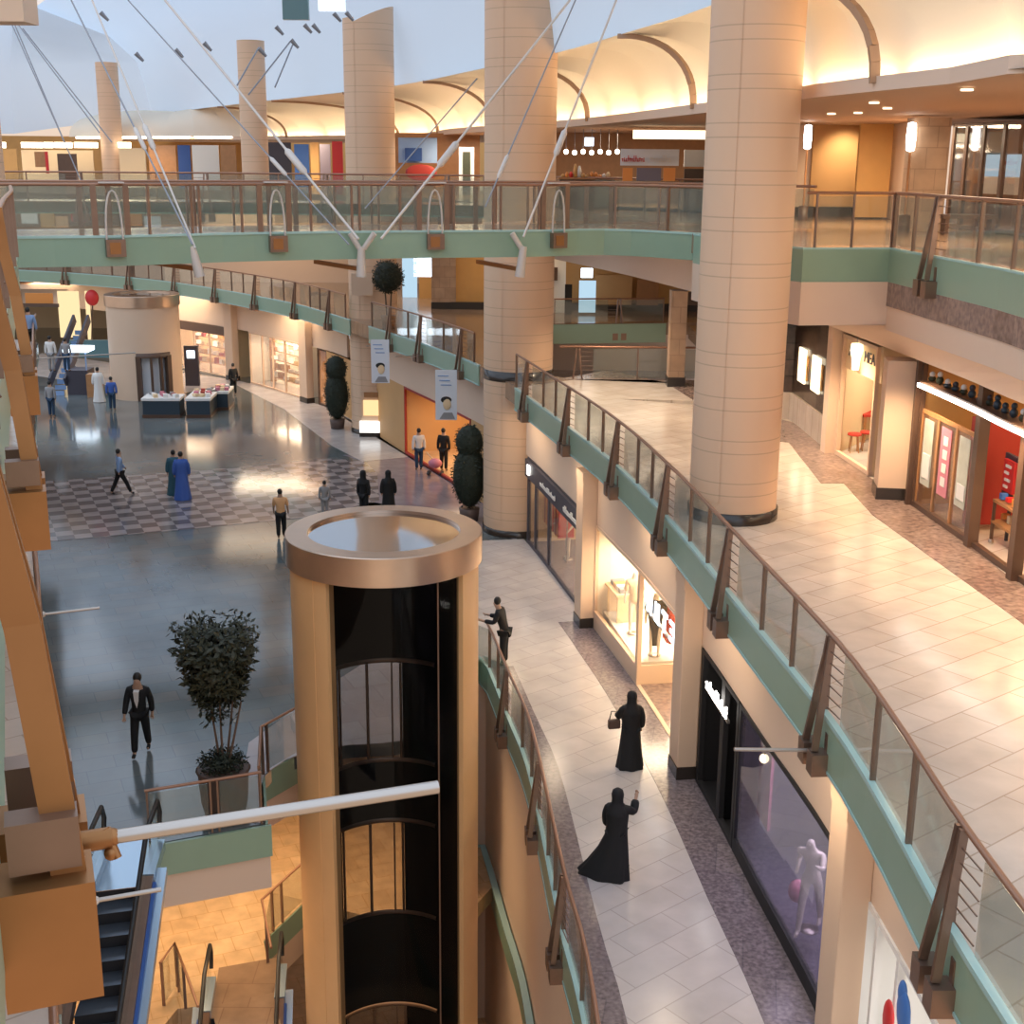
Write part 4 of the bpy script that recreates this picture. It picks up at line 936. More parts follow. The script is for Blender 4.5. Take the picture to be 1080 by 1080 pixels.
for (x, Y, lb_) in ((852, 39, 'tall white wall lamp right beside the huge column on the top floor'), (961, 32.9, 'tall white wall lamp between the tan panel and the brown pier')):
    p = atY(x, 145, Y); r_ = thing('wall_lamp', (p.x, Y, p.z), lb_, 'lamp')
    MB().lathe((p.x, Y, p.z), [(.001, .36), (.1, .33), (.12, 0), (.10, -.3), (.001, -.34)], 14).build('lamp_shade', 'lamp_white', r_); MB().tube([(p.x, Y, p.z-.33), (p.x, Y, .4)], .03).build('pole', 'wood', r_)
    MB().lathe((p.x, Y, 0), [(.14, 0), (.14, .4), (.001, .42)], 14).build('base', 'dark_wood', r_)
a = atY(966, 112, 33); b = atY(994, 236, 33)
tag(MB().box(((a.x+b.x)/2, 33.3, 1.35), (b.x-a.x, .6, 2.7)).build('pier', 'brick_col'), 'brown stone pier on the top floor left of the dark shop windows', 'pier')
# dark glazed shop at the far right
g3 = [at(996, 240, 0).xy, Vector((12.2, 28)), Vector((13.5, 22))]
shop3 = Path([g3[2], g3[1], g3[0]])
shop(0.1, shop3.len-.05, 4, 'dark glazed top floor shopfront with tall bronze mullions at the right edge', 'wood', 'brown_floor', power=70, col=(1, .66, .36), z=0, top=2.62, path=shop3, glass='shop_glass', frame='dark_wood', mull=(.35, .45, .55, .63, .71, .79, .87, .94), fth=.14)
def pq3(x, y, d): 
    v = ray(x, y); P = shop3.pt(shop3.len*.5); n = shop3.right(shop3.len*.5); Q = P+n*d; return onpl(x, y, Q, n)
for (x0, y0, x1, y1, m_, lb_) in ((1022, 140, 1055, 165, 'cloth_teal', 'dark teal sheet hanging in the dark glazed shop'), (1030, 163, 1072, 188, 'lit_blue', 'slanting pale blue display in the dark glazed shop'), (1040, 186, 1075, 206, 'white', 'white display box under the blue display in the dark glazed shop'), (1012, 192, 1020, 212, 'white', 'small white stand at the left of the white display box'), (1010, 213, 1016, 232, 'cloth_teal', 'thin teal stand below the small white stand')):
    a = pq3(x0, y0, .9); b = pq3(x1, y1, .9); aa3 = math.atan2(shop3.tan(3).y, shop3.tan(3).x)
    c = (a+b)/2; tag(MB().box(c, ((a-b).xy.length, .12, abs(a.z-b.z)), aa3).build('display_stand', m_), lb_, 'display')
for i, x in enumerate((1003, 1050)):
    p = pq3(x, 232, -.9); 
bb = thing('bench', (at(975, 240, 0).x, 32.0, 0), 'low dark bench in front of the brown pier on the top floor', 'bench')
q = at(975, 240, 0); MB().box((q.x, 31.9, .42), (1.3, .4, .1)).build('seat', 'dark_wood', bb)
for u in (-.55, .55): MB().box((q.x+u, 31.9, .19), (.08, .35, .38)).build('leg', 'dark_wood', bb)

# ------------------------------------------------------------------ bridge (top level)
BR = Path(cat_rom(pix([(-60, 252), (20, 250), (125, 249), (250, 246), (400, 244), (560, 243), (650, 242)], 0) + [Vector((4.9, 30.6))], 6))
bw_ = 3.4
BP = BR.sub(0, BR.len, 26); BQ = offset(BP, -bw_)
struct(MB().prism([tuple(p) for p in BP]+[tuple(p) for p in BQ[::-1]], -.4, -.01), 'floor', 'brown_floor')
struct(MB().prism([tuple(p) for p in BP]+[tuple(p) for p in BQ[::-1]], -.6, -.4), 'ceiling', 'soffit')
struct(MB().wallpath(offset(BP, .05), -.62, -.03, -.05), 'trim_11', 'green_band')
e = MB(); e.wallpath(offset(BP, .07), -.03, .02, -.09); struct(e, 'trim_11', 'green_edge')
struct(MB().wallpath(BQ, -.62, -.03, -.05), 'trim_11', 'green_band')
br_px = [113, 296, 468, 628]
br_s = [BR.near(at(x, 258, -.25).xy) for x in br_px]
def bridge_rail(label, path, off, front):
    P = [path.pt(path.len*i/40)-path.right(path.len*i/40)*off for i in range(41)]
    root = thing('glass_railing', (P[0].x, P[0].y, 0), label, 'railing')
    MB().tube([(p.x, p.y, 1.06) for p in P], .035, 8).build('handrail', 'handrail', root)
    pa = Path(P); sc = pa.len/path.len
    sp = []
    bs = [s*sc for s in br_s]
    for s in bs: sp += [s-.36, s+.30]
    mids = [(bs[i]+bs[i+1])/2 for i in range(3)]
    for m_ in mids: sp += [m_-.09, m_+.09, m_-1.25+.2, m_+1.25-.2]
    sp += [.5, bs[-1]+1.6, bs[-1]+3.1]
    sp = sorted(x for x in sp if 0 < x < pa.len)
    for s in sp:
        p = pa.at(s, 0); T = pa.tan(s); w_ = .12 if any(abs(abs(s-b)-.33) < .08 for b in bs) else .05
        MB().box((p.x, p.y, .53), (w_, .07, 1.06), math.atan2(T.y, T.x)).build('post', 'bronze', root)
    for u, v in zip([0.1]+sp, sp+[pa.len]):
        if v-u > .35: MB().wallpath([pa.pt(u+.05), pa.pt(v-.05)], .05, 1.0, .012).build('glass_panel', 'rail_glass', root)
    if front:
        for s in bs:
            T = pa.tan(s); O = pa.right(s)
            def Q(a, o, z): p = pa.pt(s)+T*a+O*o; return Vector((p.x, p.y, z))
            arc = [Q(.17*math.cos(t*PI/10)*(1 if True else 1), .12, -.18+1.12*math.sin(t*PI/10)**.7) for t in range(11)]
            b = MB().tube(arc, .022, 8).build('hoop', 'steel_white', root, label='pale arched hoop in front of the glass')
            sh = MB().box(Q(0, .14, -.24), (.40, .16, .36), math.atan2(T.y, T.x)).build('bracket', 'bronze', root)
            MB().box(Q(-.02, .225, -.24), (.22, .02, .24), math.atan2(T.y, T.x)).build('plate', 'bronze_bright', sh)
            MB().box(Q(0, .10, 1.10), (.5, .22, .03), math.atan2(T.y, T.x)).build('cap_plate', 'steel_white', root)
    return root
bridge_rail('front glass railing of the long top bridge, with four pale arched hoops', BR, 0, True)
bridge_rail('rear glass railing of the long top bridge', BR, bw_, False)
# bridge feet: white forked struts and tie rods
def strut(px, label, lean_):
    Y = BR.at(BR.near(at(px, 258, -.3).xy), 0).y-.25
    t1_ = atY(px, 264, Y); r_ = thing('forked_strut', atY(px, 290, Y), label, 'strut')
    MB().tube([atY(px-12, 246, Y-.05), atY(px-2, 262, Y)], .065, 10).build('fork_arm', 'steel_white', r_)
    if lean_ == 0: MB().tube([atY(px+14, 246, Y-.05), atY(px+3, 262, Y)], .065, 10).build('fork_arm', 'steel_white', r_)
    MB().tube([atY(px, 260, Y), atY(px+lean_, 292, Y)], [.085, .12], 12).build('stem', 'steel_white', r_)
    w = MB(); a = atY(px-48, 276, Y+1.6); b = atY(px+lean_, 284, Y+.2); w.beam(a, b, .12, .09); w.build('cross_beam', 'bronze_bright', r_)
strut(202, 'forked pale strut clamped under the bridge, the left of three', 9)
strut(381, 'forked pale strut with two arms clamped under the bridge, the middle of three', 0)
strut(552, 'pale leaning strut clamped under the bridge, the right of three', -4)
def rod(pts, label, group=None, r=.028, turn=None):
    """steel tie rod with a thicker turnbuckle; pts are (px, py, Y)"""
    W = [atY(*p) for p in pts]; r_ = thing('tie_rod', W[0], label, 'tie rod', group)
    RR = [r]*len(W)
    if turn:
        for q in range(turn[0]+2, len(W)): RR[q] = r*.55
    MB().tube(W, RR, 8).build('rod', 'steel_white' if r > .02 and turn else 'cable', r_)
    if turn:
        i, f0, f1 = turn; a = W[i].lerp(W[i+1], f0); b = W[i].lerp(W[i+1], f1)
        MB().tube([a, a.lerp(b, .1), a.lerp(b, .9), b], [r, r*2.8, r*2.8, r], 8).build('turnbuckle', 'steel_white', r_)
rod([(206, 262, 26.4), (97, 0, 31)], 'tie rod rising left from the left strut with a white turnbuckle', r=.022, turn=(0, .37, .47))
rod([(203, 258, 26.4), (75, 0, 31)], 'tie rod rising furthest left from the left strut', r=.018, turn=(0, .36, .45))
rod([(378, 252, 27.4), (174, 0, 32)], 'tie rod rising left from the middle strut with a thick white turnbuckle', r=.028, turn=(0, .25, .35))
rod([(368, 258, 27.6), (135, 0, 34)], 'second thinner tie rod rising left behind the middle strut', r=.017, turn=(0, .25, .32))
rod([(402, 252, 27.4), (601, 0, 32)], 'tie rod rising right from the middle strut with a thick white turnbuckle', r=.028, turn=(0, .28, .38))
rod([(385, 220, 28), (503, 83, 31)], 'faint tie rod rising right past the slanted column', r=.014)
rod([(552, 250, 28), (650, 0, 31)], 'tie rod rising right from the right strut with a white turnbuckle', r=.024, turn=(0, .33, .44))
rod([(512, 218, 28), (607, 0, 31)], 'tie rod crossing in front of the broad middle column', r=.017, turn=(0, .13, .24))
for i, (a, b) in enumerate((((13, 27), (68, 150)), ((16, 27), (85, 190)), ((20, 27), (105, 140)), ((24, 30), (118, 150)))):
    rod([(b[0], b[1], 44), (a[0], a[1], 46)], 'thin cable in the fan hanging from the beige block at the top left', 'fan of thin cables', r=.02)
rod([(250, 90, 60), (273, 50, 62)], 'short cable left of the slanted column tied to the blue ceiling, the left one', r=.035)
rod([(262, 100, 60), (306, 44, 62)], 'short cable left of the slanted column tied to the blue ceiling, the middle one', r=.035)
rod([(290, 92, 60), (310, 44, 62)], 'short cable left of the slanted column tied to the blue ceiling, the right one', r=.035)

# far second bridge / balcony edge
FB = Path([at(-40, 214, 0).xy, at(20, 212, 0).xy, at(240, 213, 0).xy, at(480, 216, 0).xy, at(560, 218, 0).xy, at(760, 226, 0).xy])
fp = FB.sub(0, FB.len, 12)
struct(MB().wallpath(fp, -.45, -.03, -.06), 'trim_12', 'green_band')
struct(MB().prism([tuple(p) for p in fp]+[tuple(p) for p in offset(fp, -3)[::-1]], -.4, 0), 'floor', 'brown_floor')
rt_ = railing('glass_railing', 'far glass railing of the second bridge, seen through the front one', FB, .2, FB.len-.2, 0, [5, 9.6, 14.2, 18.8], side=1, post=1.5)

# ------------------------------------------------------------------ top ceilings
fas = pix([(815, -25), (740, 10), (665, 33), (590, 55), (510, 72), (420, 90), (320, 102), (240, 111), (160, 121)], 4.8)
FP = Path(cat_rom([Vector((7.0, 14)), Vector((6.2, 19))]+fas, 4))
lip = pix([(1080, 66), (1000, 80), (925, 88), (850, 97), (740, 114), (600, 130), (480, 138)], 2.9)
LP = Path(cat_rom([Vector((8.6, 12)), Vector((8.3, 16))]+lip+[Vector((-7, 80)), Vector((-20, 92)), Vector((-32, 100))], 4))
N = 44
fr = [FP.pt(FP.len*i/N) for i in range(N+1)]; lr = [LP.pt(LP.len*i/N) for i in range(N+1)]
rib_i = []
v = MB(); rows = 9; grid = []
for i in range(N+1):
    f3 = Vector((fr[i].x, fr[i].y, 4.8)); d = (lr[i]-fr[i]); bk = lr[i]+d.normalized()*1.0; l3 = Vector((bk.x, bk.y, 3.0))
    sc = abs(math.sin(i*PI/5.0))          # scalloped bays
    row = []
    for j in range(rows+1):
        t = j/rows; ang = t*PI/2
        x = f3.lerp(l3, math.sin(ang)**(1.0+.0*sc)); zz = 3.0+1.8*math.cos(ang)**.8+.35*sc*math.sin(2*ang)
        row.append(Vector((x.x, x.y, zz)))
    grid.append(row)
for i in range(N): v.strip(grid[i], grid[i+1])
struct(v, 'ceiling', 'ceiling_white')
for i in range(0, N+1, 5):
    if i == 0: continue
    f3 = Vector((fr[i].x, fr[i].y, 4.7)); l3 = Vector((lr[i].x, lr[i].y, 2.95)); pts = []
    for j in range(13):
        a = j/12*PI/2; x = f3.lerp(l3, math.sin(a)); pts.append(Vector((x.x, x.y, 2.95+1.85*math.cos(a)**.85-.04)))
    rb = MB()
    for p, q in zip(pts, pts[1:]): rb.beam(p, q, .16, .12)
    struct(rb, 'trim_13', 'rib')
# lip (shelf in front of the cove) and flat soffit behind
P = [LP.pt(LP.len*i/N) for i in range(N+1)]
struct(MB().wallpath(P, 2.78, 3.02, .08), 'trim_14', 'soffit')
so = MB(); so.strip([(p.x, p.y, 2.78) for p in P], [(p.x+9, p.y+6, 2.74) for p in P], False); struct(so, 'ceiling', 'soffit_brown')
sh = MB(); sh.strip([(p.x, p.y, 2.84) for p in P], [Vector((q.x, q.y, 2.84)) for q in [lr[i]+(lr[i]-fr[i]).normalized()*1.1 for i in range(N+1)]], False); struct(sh, 'ceiling', 'ceiling_white')
cv = [lr[i]+(lr[i]-fr[i]).normalized()*.55 for i in range(N+1)]
cp = Path(cv)
nb_ = 26
for i in range(nb_):
    a, b = cp.len*(i+.06)/nb_, cp.len*(i+.94)/nb_
    Q = cp.sub(a, b, 2); o = MB().tube([(p.x, p.y, 2.95) for p in Q], .07, 6).build('cove_lamp', 'lamp_cove'); tag(o, 'warm tube lamp hidden in the cove along the vaulted top ceiling', 'lamp', 'cove lamps of the vaulted ceiling')
# blue atrium ceiling rising from the fascia toward the hall
ac = MB(); rws = []
for i in range(N+1):
    p = fr[i]; d = (lr[i]-fr[i]).normalized()
    t = FP.tan(FP.len*i/N); n2 = -FP.right(FP.len*i/N)
    rws.append([Vector((p.x+n2.x*q, p.y+n2.y*q, 4.8+zq)) for q, zq in ((0, 0), (.35, 1.9), (.9, 3.9), (2.8, 5.6), (8, 7.4))])
for i in range(N): ac.strip(rws[i], rws[i+1])
struct(ac, 'ceiling', 'atrium_fabric')
# continues behind at the far left, down to the light strips
lc = [rws[-1]]
for (bx, by, bz_, ix, iy) in ((-37, 100.5, 3.2, .5, -.85), (-50, 101, 3.05, .25, -.97), (-64, 98, 3.0, .6, -.8), (-72, 70, 3.0, 1, 0), (-72, 30, 3.0, 1, 0)):
    lc.append([Vector((bx+ix*q, by+iy*q, bz_+zq*1.25)) for q, zq in ((0, 0), (.35, 1.9), (.9, 3.9), (2.8, 5.6), (8, 7.4))])
lm_ = MB()
for a, b in zip(lc, lc[1:]): lm_.strip(a, b)
struct(lm_, 'ceiling', 'atrium_fabric')
# ceiling fittings and skylight
def onblue(x, y, Y, label, name, cat, w, h, m):
    p = atY(x, y, Y); return tag(MB().box(p, (w, .3, h)).build(name, m), label, cat)
onblue(312, 8, 54, 'dark square roof window in the blue ceiling left of the slanted column', 'roof_window', 'window', 1.0, .9, 'teal_floor')
onblue(350, 5, 54, 'bright roof window beside the slanted column top', 'roof_window', 'window', 1.0, .45, 'screen')
for i, (x, y) in enumerate(((143, 56), (106, 13), (185, 52), (215, 45), (273, 51), (291, 28), (307, 42), (321, 26), (330, 26), (352, 14), (365, 13))):
    p = atY(x, y, 52); r_ = tag(MB().tube([p, p+Vector((.25, .1, -.28))], [.09, .05], 8).build('ceiling_fitting', 'cable'), 'small dark cable fitting on the pale blue ceiling', 'fitting', 'cable fittings on the ceiling')

# ------------------------------------------------------------------ top floor far shops
struct(MB().box((-30, 104, 1.5), (90, .3, 3.2)), 'wall_back', 'ochre')
bk = [(0, 157, 20, 190, 'ochre', 'tan'), (22, 158, 100, 190, 'shop_warm', 'warm yellow'), (125, 156, 155, 190, 'shop_warm', 'pale yellow'), (156, 153, 187, 190, 'wood', 'brown'), (187, 153, 202, 190, 'deep_blue', 'rounded deep blue'), (202, 153, 232, 190, 'shop_white', 'white'), (232, 153, 250, 190, 'wood', 'dark brown'), (278, 150, 308, 190, 'shop_dark', 'dark'), (310, 152, 326, 172, 'blue', 'bright blue'), (327, 150, 337, 190, 'ochre', 'orange'), (337, 152, 349, 188, 'shop_grey', 'grey'), (350, 149, 362, 188, 'red', 'tall red')]
for i, (x0, y0, x1, y1, m_, nm_) in enumerate(bk):
    flat((x0, y0), (x1, y1), 98-i*2.2, m_, nm_+' far shop panel on the top floor between the slim columns', 'panel', 'shop_unit', z0=0)
for x0, x1 in ((22, 45), (46, 56), (57, 76), (78, 103), (124, 138), (0, 6)):
    flat((x0, 150), (x1, 156), 94, 'lamp_warm', 'glowing warm strip lamp along the far top floor ceiling, left end', 'lamp', 'strip_lamp'); C.objects[-1]['group'] = 'strip lamps at the far left'
flat((36, 160), (52, 185), 92, 'wood', 'brown patterned hanging on the far yellow wall, left of the red banner', 'banner', 'banner', z0=.9)
flat((47, 160), (52, 186), 91, 'red', 'small red hanging banner on the far top floor', 'banner', 'banner', z0=.5)
flat((60, 162), (82, 186), 91, 'dark_wood', 'dark round-topped stall on the far top floor', 'stall', 'stall', z0=0)
# between columns 3 and 2
flat((416, 140), (506, 200), 66, 'wood', 'brown wooden shop wall between the slanted and the middle columns on the top floor', 'wall panel', 'shop_unit', z0=0)
flat((420, 145), (461, 172), 64, 'cloth_light_blue', 'large blue and white poster between the columns on the top floor', 'poster', 'poster')
flat((427, 156), (445, 170), 63.8, 'deep_blue', 'dark blue shape on the blue and white poster', 'poster', 'poster_figure'); 
q = atY(444, 182, 63.7); tag(MB().sphere(q, (.75, .05, .38)).build('red_display', 'dark_red'), 'rounded dark red shape under the blue and white poster', 'display')
flat((484, 155), (500, 190), 64, 'paper', 'pale doorway at the right of the brown wooden shop wall', 'doorway', 'doorway', z0=0)
flat((488, 160), (496, 190), 63.8, 'leaf_dark', 'dark figure-like shelf in the pale doorway', 'shelf', 'shelf', z0=0)
# between column 2 and big column: cafe counter and pink/white sign
flat((586, 138), (745, 215), 58, 'wood', 'long brown wall behind the top floor cafe counter', 'wall panel', 'shop_unit', z0=0)
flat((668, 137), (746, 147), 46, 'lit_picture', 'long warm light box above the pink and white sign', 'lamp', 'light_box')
sg = thing('shop_sign', atY(686, 165, 44), 'white sign with red and white lettering above three dark posters', 'sign')
a = atY(655, 157, 44); b = atY(716, 175, 44); MB().box(((a.x+b.x)/2, 44.1, (a.z+b.z)/2), (b.x-a.x, .1, a.z-b.z)).build('board', 'paper', sg)
BRR = Path([atY(657, 0, 43.98).xy, atY(716, 0, 43.98).xy])
blob_letters(BRR, .1, .85, atY(670, 167, 44).z, .2, 'red', sg, .05, 6); blob_letters(BRR, 1.0, 1.7, atY(700, 167, 44).z, .22, 'white', sg, .05, 5)
for i, (x0, x1, m_) in enumerate(((657, 667, 'orange'), (672, 697, 'shop_grey'), (700, 712, 'orange'))): flat((x0, 177), (x1, 191), 44, m_, ('orange round food picture left of the dark menu board', 'dark menu board with white marks under the white sign', 'orange round food picture right of the dark menu board')[i], 'picture', 'menu_board')
flat((617, 145), (626, 154), 55, 'lamp_cool', 'small square cool white screen on the brown cafe wall', 'screen', 'screen')
ctr = thing('counter', atY(625, 190, 47), 'cafe counter piled with small goods behind the top railing', 'counter')
a = atY(590, 180, 47); b = atY(648, 180, 47); MB().box(((a.x+b.x)/2, 47, .5), (b.x-a.x, .7, 1.0)).build('body', 'dark_wood', ctr); MB().box(((a.x+b.x)/2, 47, 1.03), (b.x-a.x+.1, .8, .06)).build('top', 'wood', ctr)
for i in range(12):
    x = a.x+.12+i*(b.x-a.x-.2)/12; hh = .1+.12*rnd.random()+(0.25 if i in (3, 4) else 0); r_ = MB().lathe((x, 46.9, 1.06), [(.001, 0), (.06, 0), (.07, hh*.6), (.03, hh), (.001, hh+.01)], 10).build('jar', rnd.choice(['ochre', 'white', 'orange', 'shop_warm', 'red'])); tag(r_, 'small jar of goods on the top floor cafe counter', 'jar', 'jars on the cafe counter')
for i in range(7):
    p = atY(597+i*9, 160+1*(i % 2), 50); r_ = thing('pendant_lamp', p, 'tiny round pendant lamp in the row above the cafe counter', 'lamp', 'pendant lamps over the cafe'); MB().sphere(p, .09, 8, 6).build('bulb', 'lamp_warm', r_); MB().tube([p+Vector((0, 0, .08)), Vector((p.x, p.y, 2.75))], .01, 5).build('cord', 'cable', r_)
flat((722, 158), (745, 176), 48, 'paper', 'pale shop window just left of the huge column on the top floor', 'window', 'shop_window'); flat((722, 178), (745, 215), 46, 'dark_wood', 'brown counter front just left of the huge column', 'counter', 'counter', z0=0)
# downlights in the right top soffit
for i, (x, y) in enumerate(((936, 113), (905, 118), (922, 107), (1020, 93), (877, 119))):
    p = at(x, y, 2.76); r_ = tag(MB().lathe((p.x, p.y, 2.72), [(.001, 0), (.10, 0), (.10, .03)], 12).build('downlight', 'lit_picture'), 'small round recessed downlight in the brown top soffit', 'lamp', 'downlights of the top soffit')
# level two far rooms seen through the bridge glass
for (x0, y0, x1, y1, Y, m_, lb_) in ((22, 224, 40, 236, 74, 'shop_white', 'white far counter seen through the bridge glass at the left'), (42, 224, 58, 240, 74, 'ochre', 'ochre far shop bay seen through the bridge glass'), (75, 224, 92, 234, 73, 'red', 'red blurred far display seen through the bridge glass'), (58, 228, 72, 240, 73, 'cloth_peach', 'peach far display left of the red one, through the bridge glass'), (130, 224, 150, 238, 73, 'orange', 'orange far shop bay right of the first bridge hoop'), (152, 228, 170, 240, 73, 'white', 'white lit far display right of the orange bay'), (215, 222, 290, 240, 74, 'soffit', 'beige far wall band seen through the bridge glass')):
    flat((x0, y0), (x1, y1), Y, m_, lb_, 'display', 'display_stand')

# ------------------------------------------------------------------ lift tower
def lift(cx, cy, Rr, ztop, zbot, label, main=True):
    root = thing('lift_tower', (cx, cy, zbot), label, 'lift')
    front = math.atan2(-cy, -cx)      # towards the camera
    def A(deg): return front+R(deg)   # positive = to the right seen from camera
    rb = Rr-.07
    ring = MB()
    for pr_ in ([(Rr, ztop-.55), (Rr, ztop-.015)], [(Rr, ztop-.015), (Rr-.015, ztop)], [(Rr-.015, ztop), (Rr-.42, ztop)], [(Rr-.42, ztop), (Rr-.42, ztop-.08)], [(Rr-.12, ztop-.1), (Rr-.12, ztop-.55)], [(Rr-.12, ztop-.55), (Rr, ztop-.55)]): ring.lathe((cx, cy, 0), pr_, 96)
    ring.build('crown_ring', 'lift_ring', root, label='brushed metal crown ring')
    MB().lathe((cx, cy, 0), [(Rr-.40, ztop-.06), (.001, ztop-.05)], 48).build('roof_disc', 'mirror_roof', root, label='mirror-like roof disc')
    if main:
        sectors = [('pillar', -112, -47, rb, 'lift_wood'), ('pillar', -47, -36.5, rb-.01, 'beige2'), ('pillar', 53, 112, rb, 'lift_wood')]
        for n_, a, b, r2, m_ in sectors:
            mb = MB(); mb.lathe((cx, cy, 0), [(r2, zbot), (r2, ztop-.5)], 14, 1, 1, A(a), A(b)); mb.lathe((cx, cy, 0), [(r2-.22, zbot), (r2-.22, ztop-.5)], 14, 1, 1, A(a), A(b))
            for e_ in (a, b):
                d = Vector((math.cos(A(e_)), math.sin(A(e_)), 0)); p = Vector((cx, cy, 0))
                mb.add([p+d*r2+Vector((0, 0, zbot)), p+d*(r2-.22)+Vector((0, 0, zbot)), p+d*(r2-.22)+Vector((0, 0, ztop-.5)), p+d*r2+Vector((0, 0, ztop-.5))], [(0, 1, 2, 3)])
            mb.build('pillar', 'lift_wood', root)
        # dark glass front
        MB().lathe((cx, cy, 0), [(rb-.1, zbot), (rb-.1, ztop-.5)], 20, 1, 1, A(-37), A(53)).build('glass_front', 'shaft_glass', root)
        for a in (34,):
            d = Vector((math.cos(A(a)), math.sin(A(a)), 0)); p = Vector((cx, cy, 0))+d*(rb-.09)
            MB().tube([p+Vector((0, 0, zbot)), p+Vector((0, 0, ztop-.5))], .018, 6).build('mullion', 'bronze', root)
        # right dark panel beyond the mullion
        MB().lathe((cx, cy, 0), [(rb-.14, zbot), (rb-.14, ztop-.5)], 8, 1, 1, A(34), A(54)).build('dark_panel', 'black_glass', root)
        # back wall with door windows
        wins = [(atY(0, 697, cy+1.45).z, atY(0, 797, cy+1.45).z), (atY(0, 866, cy+1.45).z, atY(0, 958, cy+1.45).z), (atY(0, 1060, cy+1.45).z, atY(0, 1150, cy+1.45).z)]
        ri = rb-.25
        aw0, aw1 = 0, 0
        xl, xr = atY(359, 740, cy+1.45).x, atY(424, 740, cy+1.45).x
        angL = math.atan2(math.sqrt(max(.01, ri*ri-(xl-cx)**2)), xl-cx); angR = math.atan2(math.sqrt(max(.01, ri*ri-(xr-cx)**2)), xr-cx)
        mb = MB(); full0 = A(112)-2*PI; 
        # wall sectors other than window
        mb.lathe((cx, cy, 0), [(ri, zbot), (ri, ztop-.3)], 20, 1, 1, R(-40)+0, angR)
        mb.lathe((cx, cy, 0), [(ri, zbot), (ri, ztop-.3)], 20, 1, 1, angL, R(222))
        zz = ztop-.3
        for (t_, b_) in wins: mb.lathe((cx, cy, 0), [(ri, t_), (ri, zz)], 8, 1, 1, angR, angL); zz = b_
        mb.lathe((cx, cy, 0), [(ri, zbot), (ri, zz)], 8, 1, 1, angR, angL)
        mb.build('shaft_lining', 'black_glass', root)
        MB().lathe((cx, cy, 0), [(Rr-.3, ztop-.35), (.001, ztop-.35)], 30).build('shaft_ceiling', 'black', root)
        for i, (t_, b_) in enumerate(wins):
            dr = MB()
            for z_ in (t_+.06, b_-.05): dr.lathe((cx, cy, 0), [(ri-.01, z_-.05), (ri-.05, z_), (ri-.01, z_+.05)], 22, 1, 1, angR-R(28), angL+R(14))
            fr_ = dr.build('door_frame', 'bronze', root)
            am = (angR+angL)/2
            for a_, rad in ((am+.02, .035), (angL-.02, .03), (angR+.02, .03), (angR+.14, .02)):
                p = Vector((cx+math.cos(a_)*(ri-.02), cy+math.sin(a_)*(ri-.02), 0)); MB().tube([p+Vector((0, 0, b_)), p+Vector((0, 0, t_))], rad, 6).build('stile', 'bronze', fr_)
            MB().lathe((cx, cy, 0), [(ri+.02, b_), (ri+.02, t_)], 6, 1, 1, angR, angL).build('door_glass', 'shop_glass', fr_)
    else:
        MB().lathe((cx, cy, 0), [(rb, zbot+2.3), (rb, ztop-.5)], 40).build('shaft', 'beige', root)
        a, b = -12, 38
        MB().lathe((cx, cy, 0), [(rb, zbot), (rb, zbot+2.35)], 40, 1, 1, A(b), A(a)+2*PI).build('shaft_base', 'beige', root)
        MB().lathe((cx, cy, 0), [(rb-.3, zbot), (rb-.3, zbot+2.3)], 20, 1, 1, A(a-8), A(b+8)).build('door', 'paper', root)
        mb = MB()
        for q in (a, b, 8, 24):
            d = Vector((math.cos(A(q)), math.sin(A(q)), 0)); p = Vector((cx, cy, 0))+d*(rb-.05); mb.box(p+Vector((0, 0, zbot+1.15)), (.25 if q in (a, b) else .1, .25, 2.3), A(q)+PI/2)
        mb.lathe((cx, cy, 0), [(rb+.03, zbot+2.2), (rb+.03, zbot+2.45), (rb-.1, zbot+2.45)], 12, 1, 1, A(a-3), A(b+3)); mb.build('door_frame', 'dark_wood', root)
    return root
ZT = L2+.02
ec = atY(405, 560, 23.8)
LX = at(405, 559, ZT).x; LY = at(405, 559, ZT).y
RL = 103.5/F*((LY*math.cos(PIT)+(EYE.z-ZT)*math.sin(PIT)))
lift(LX, LY, RL, ZT, L0-5.2, 'big round lift tower with a metal crown and black glass front in the middle foreground')
fx = at(148, 422, L1); lift(fx.x, fx.y+1.5, 1.9, at(148, 313, L1).z+5.28 if False else L1+5.3, L1, 'distant round beige lift drum with a metal rim at the left of the hall', main=False)

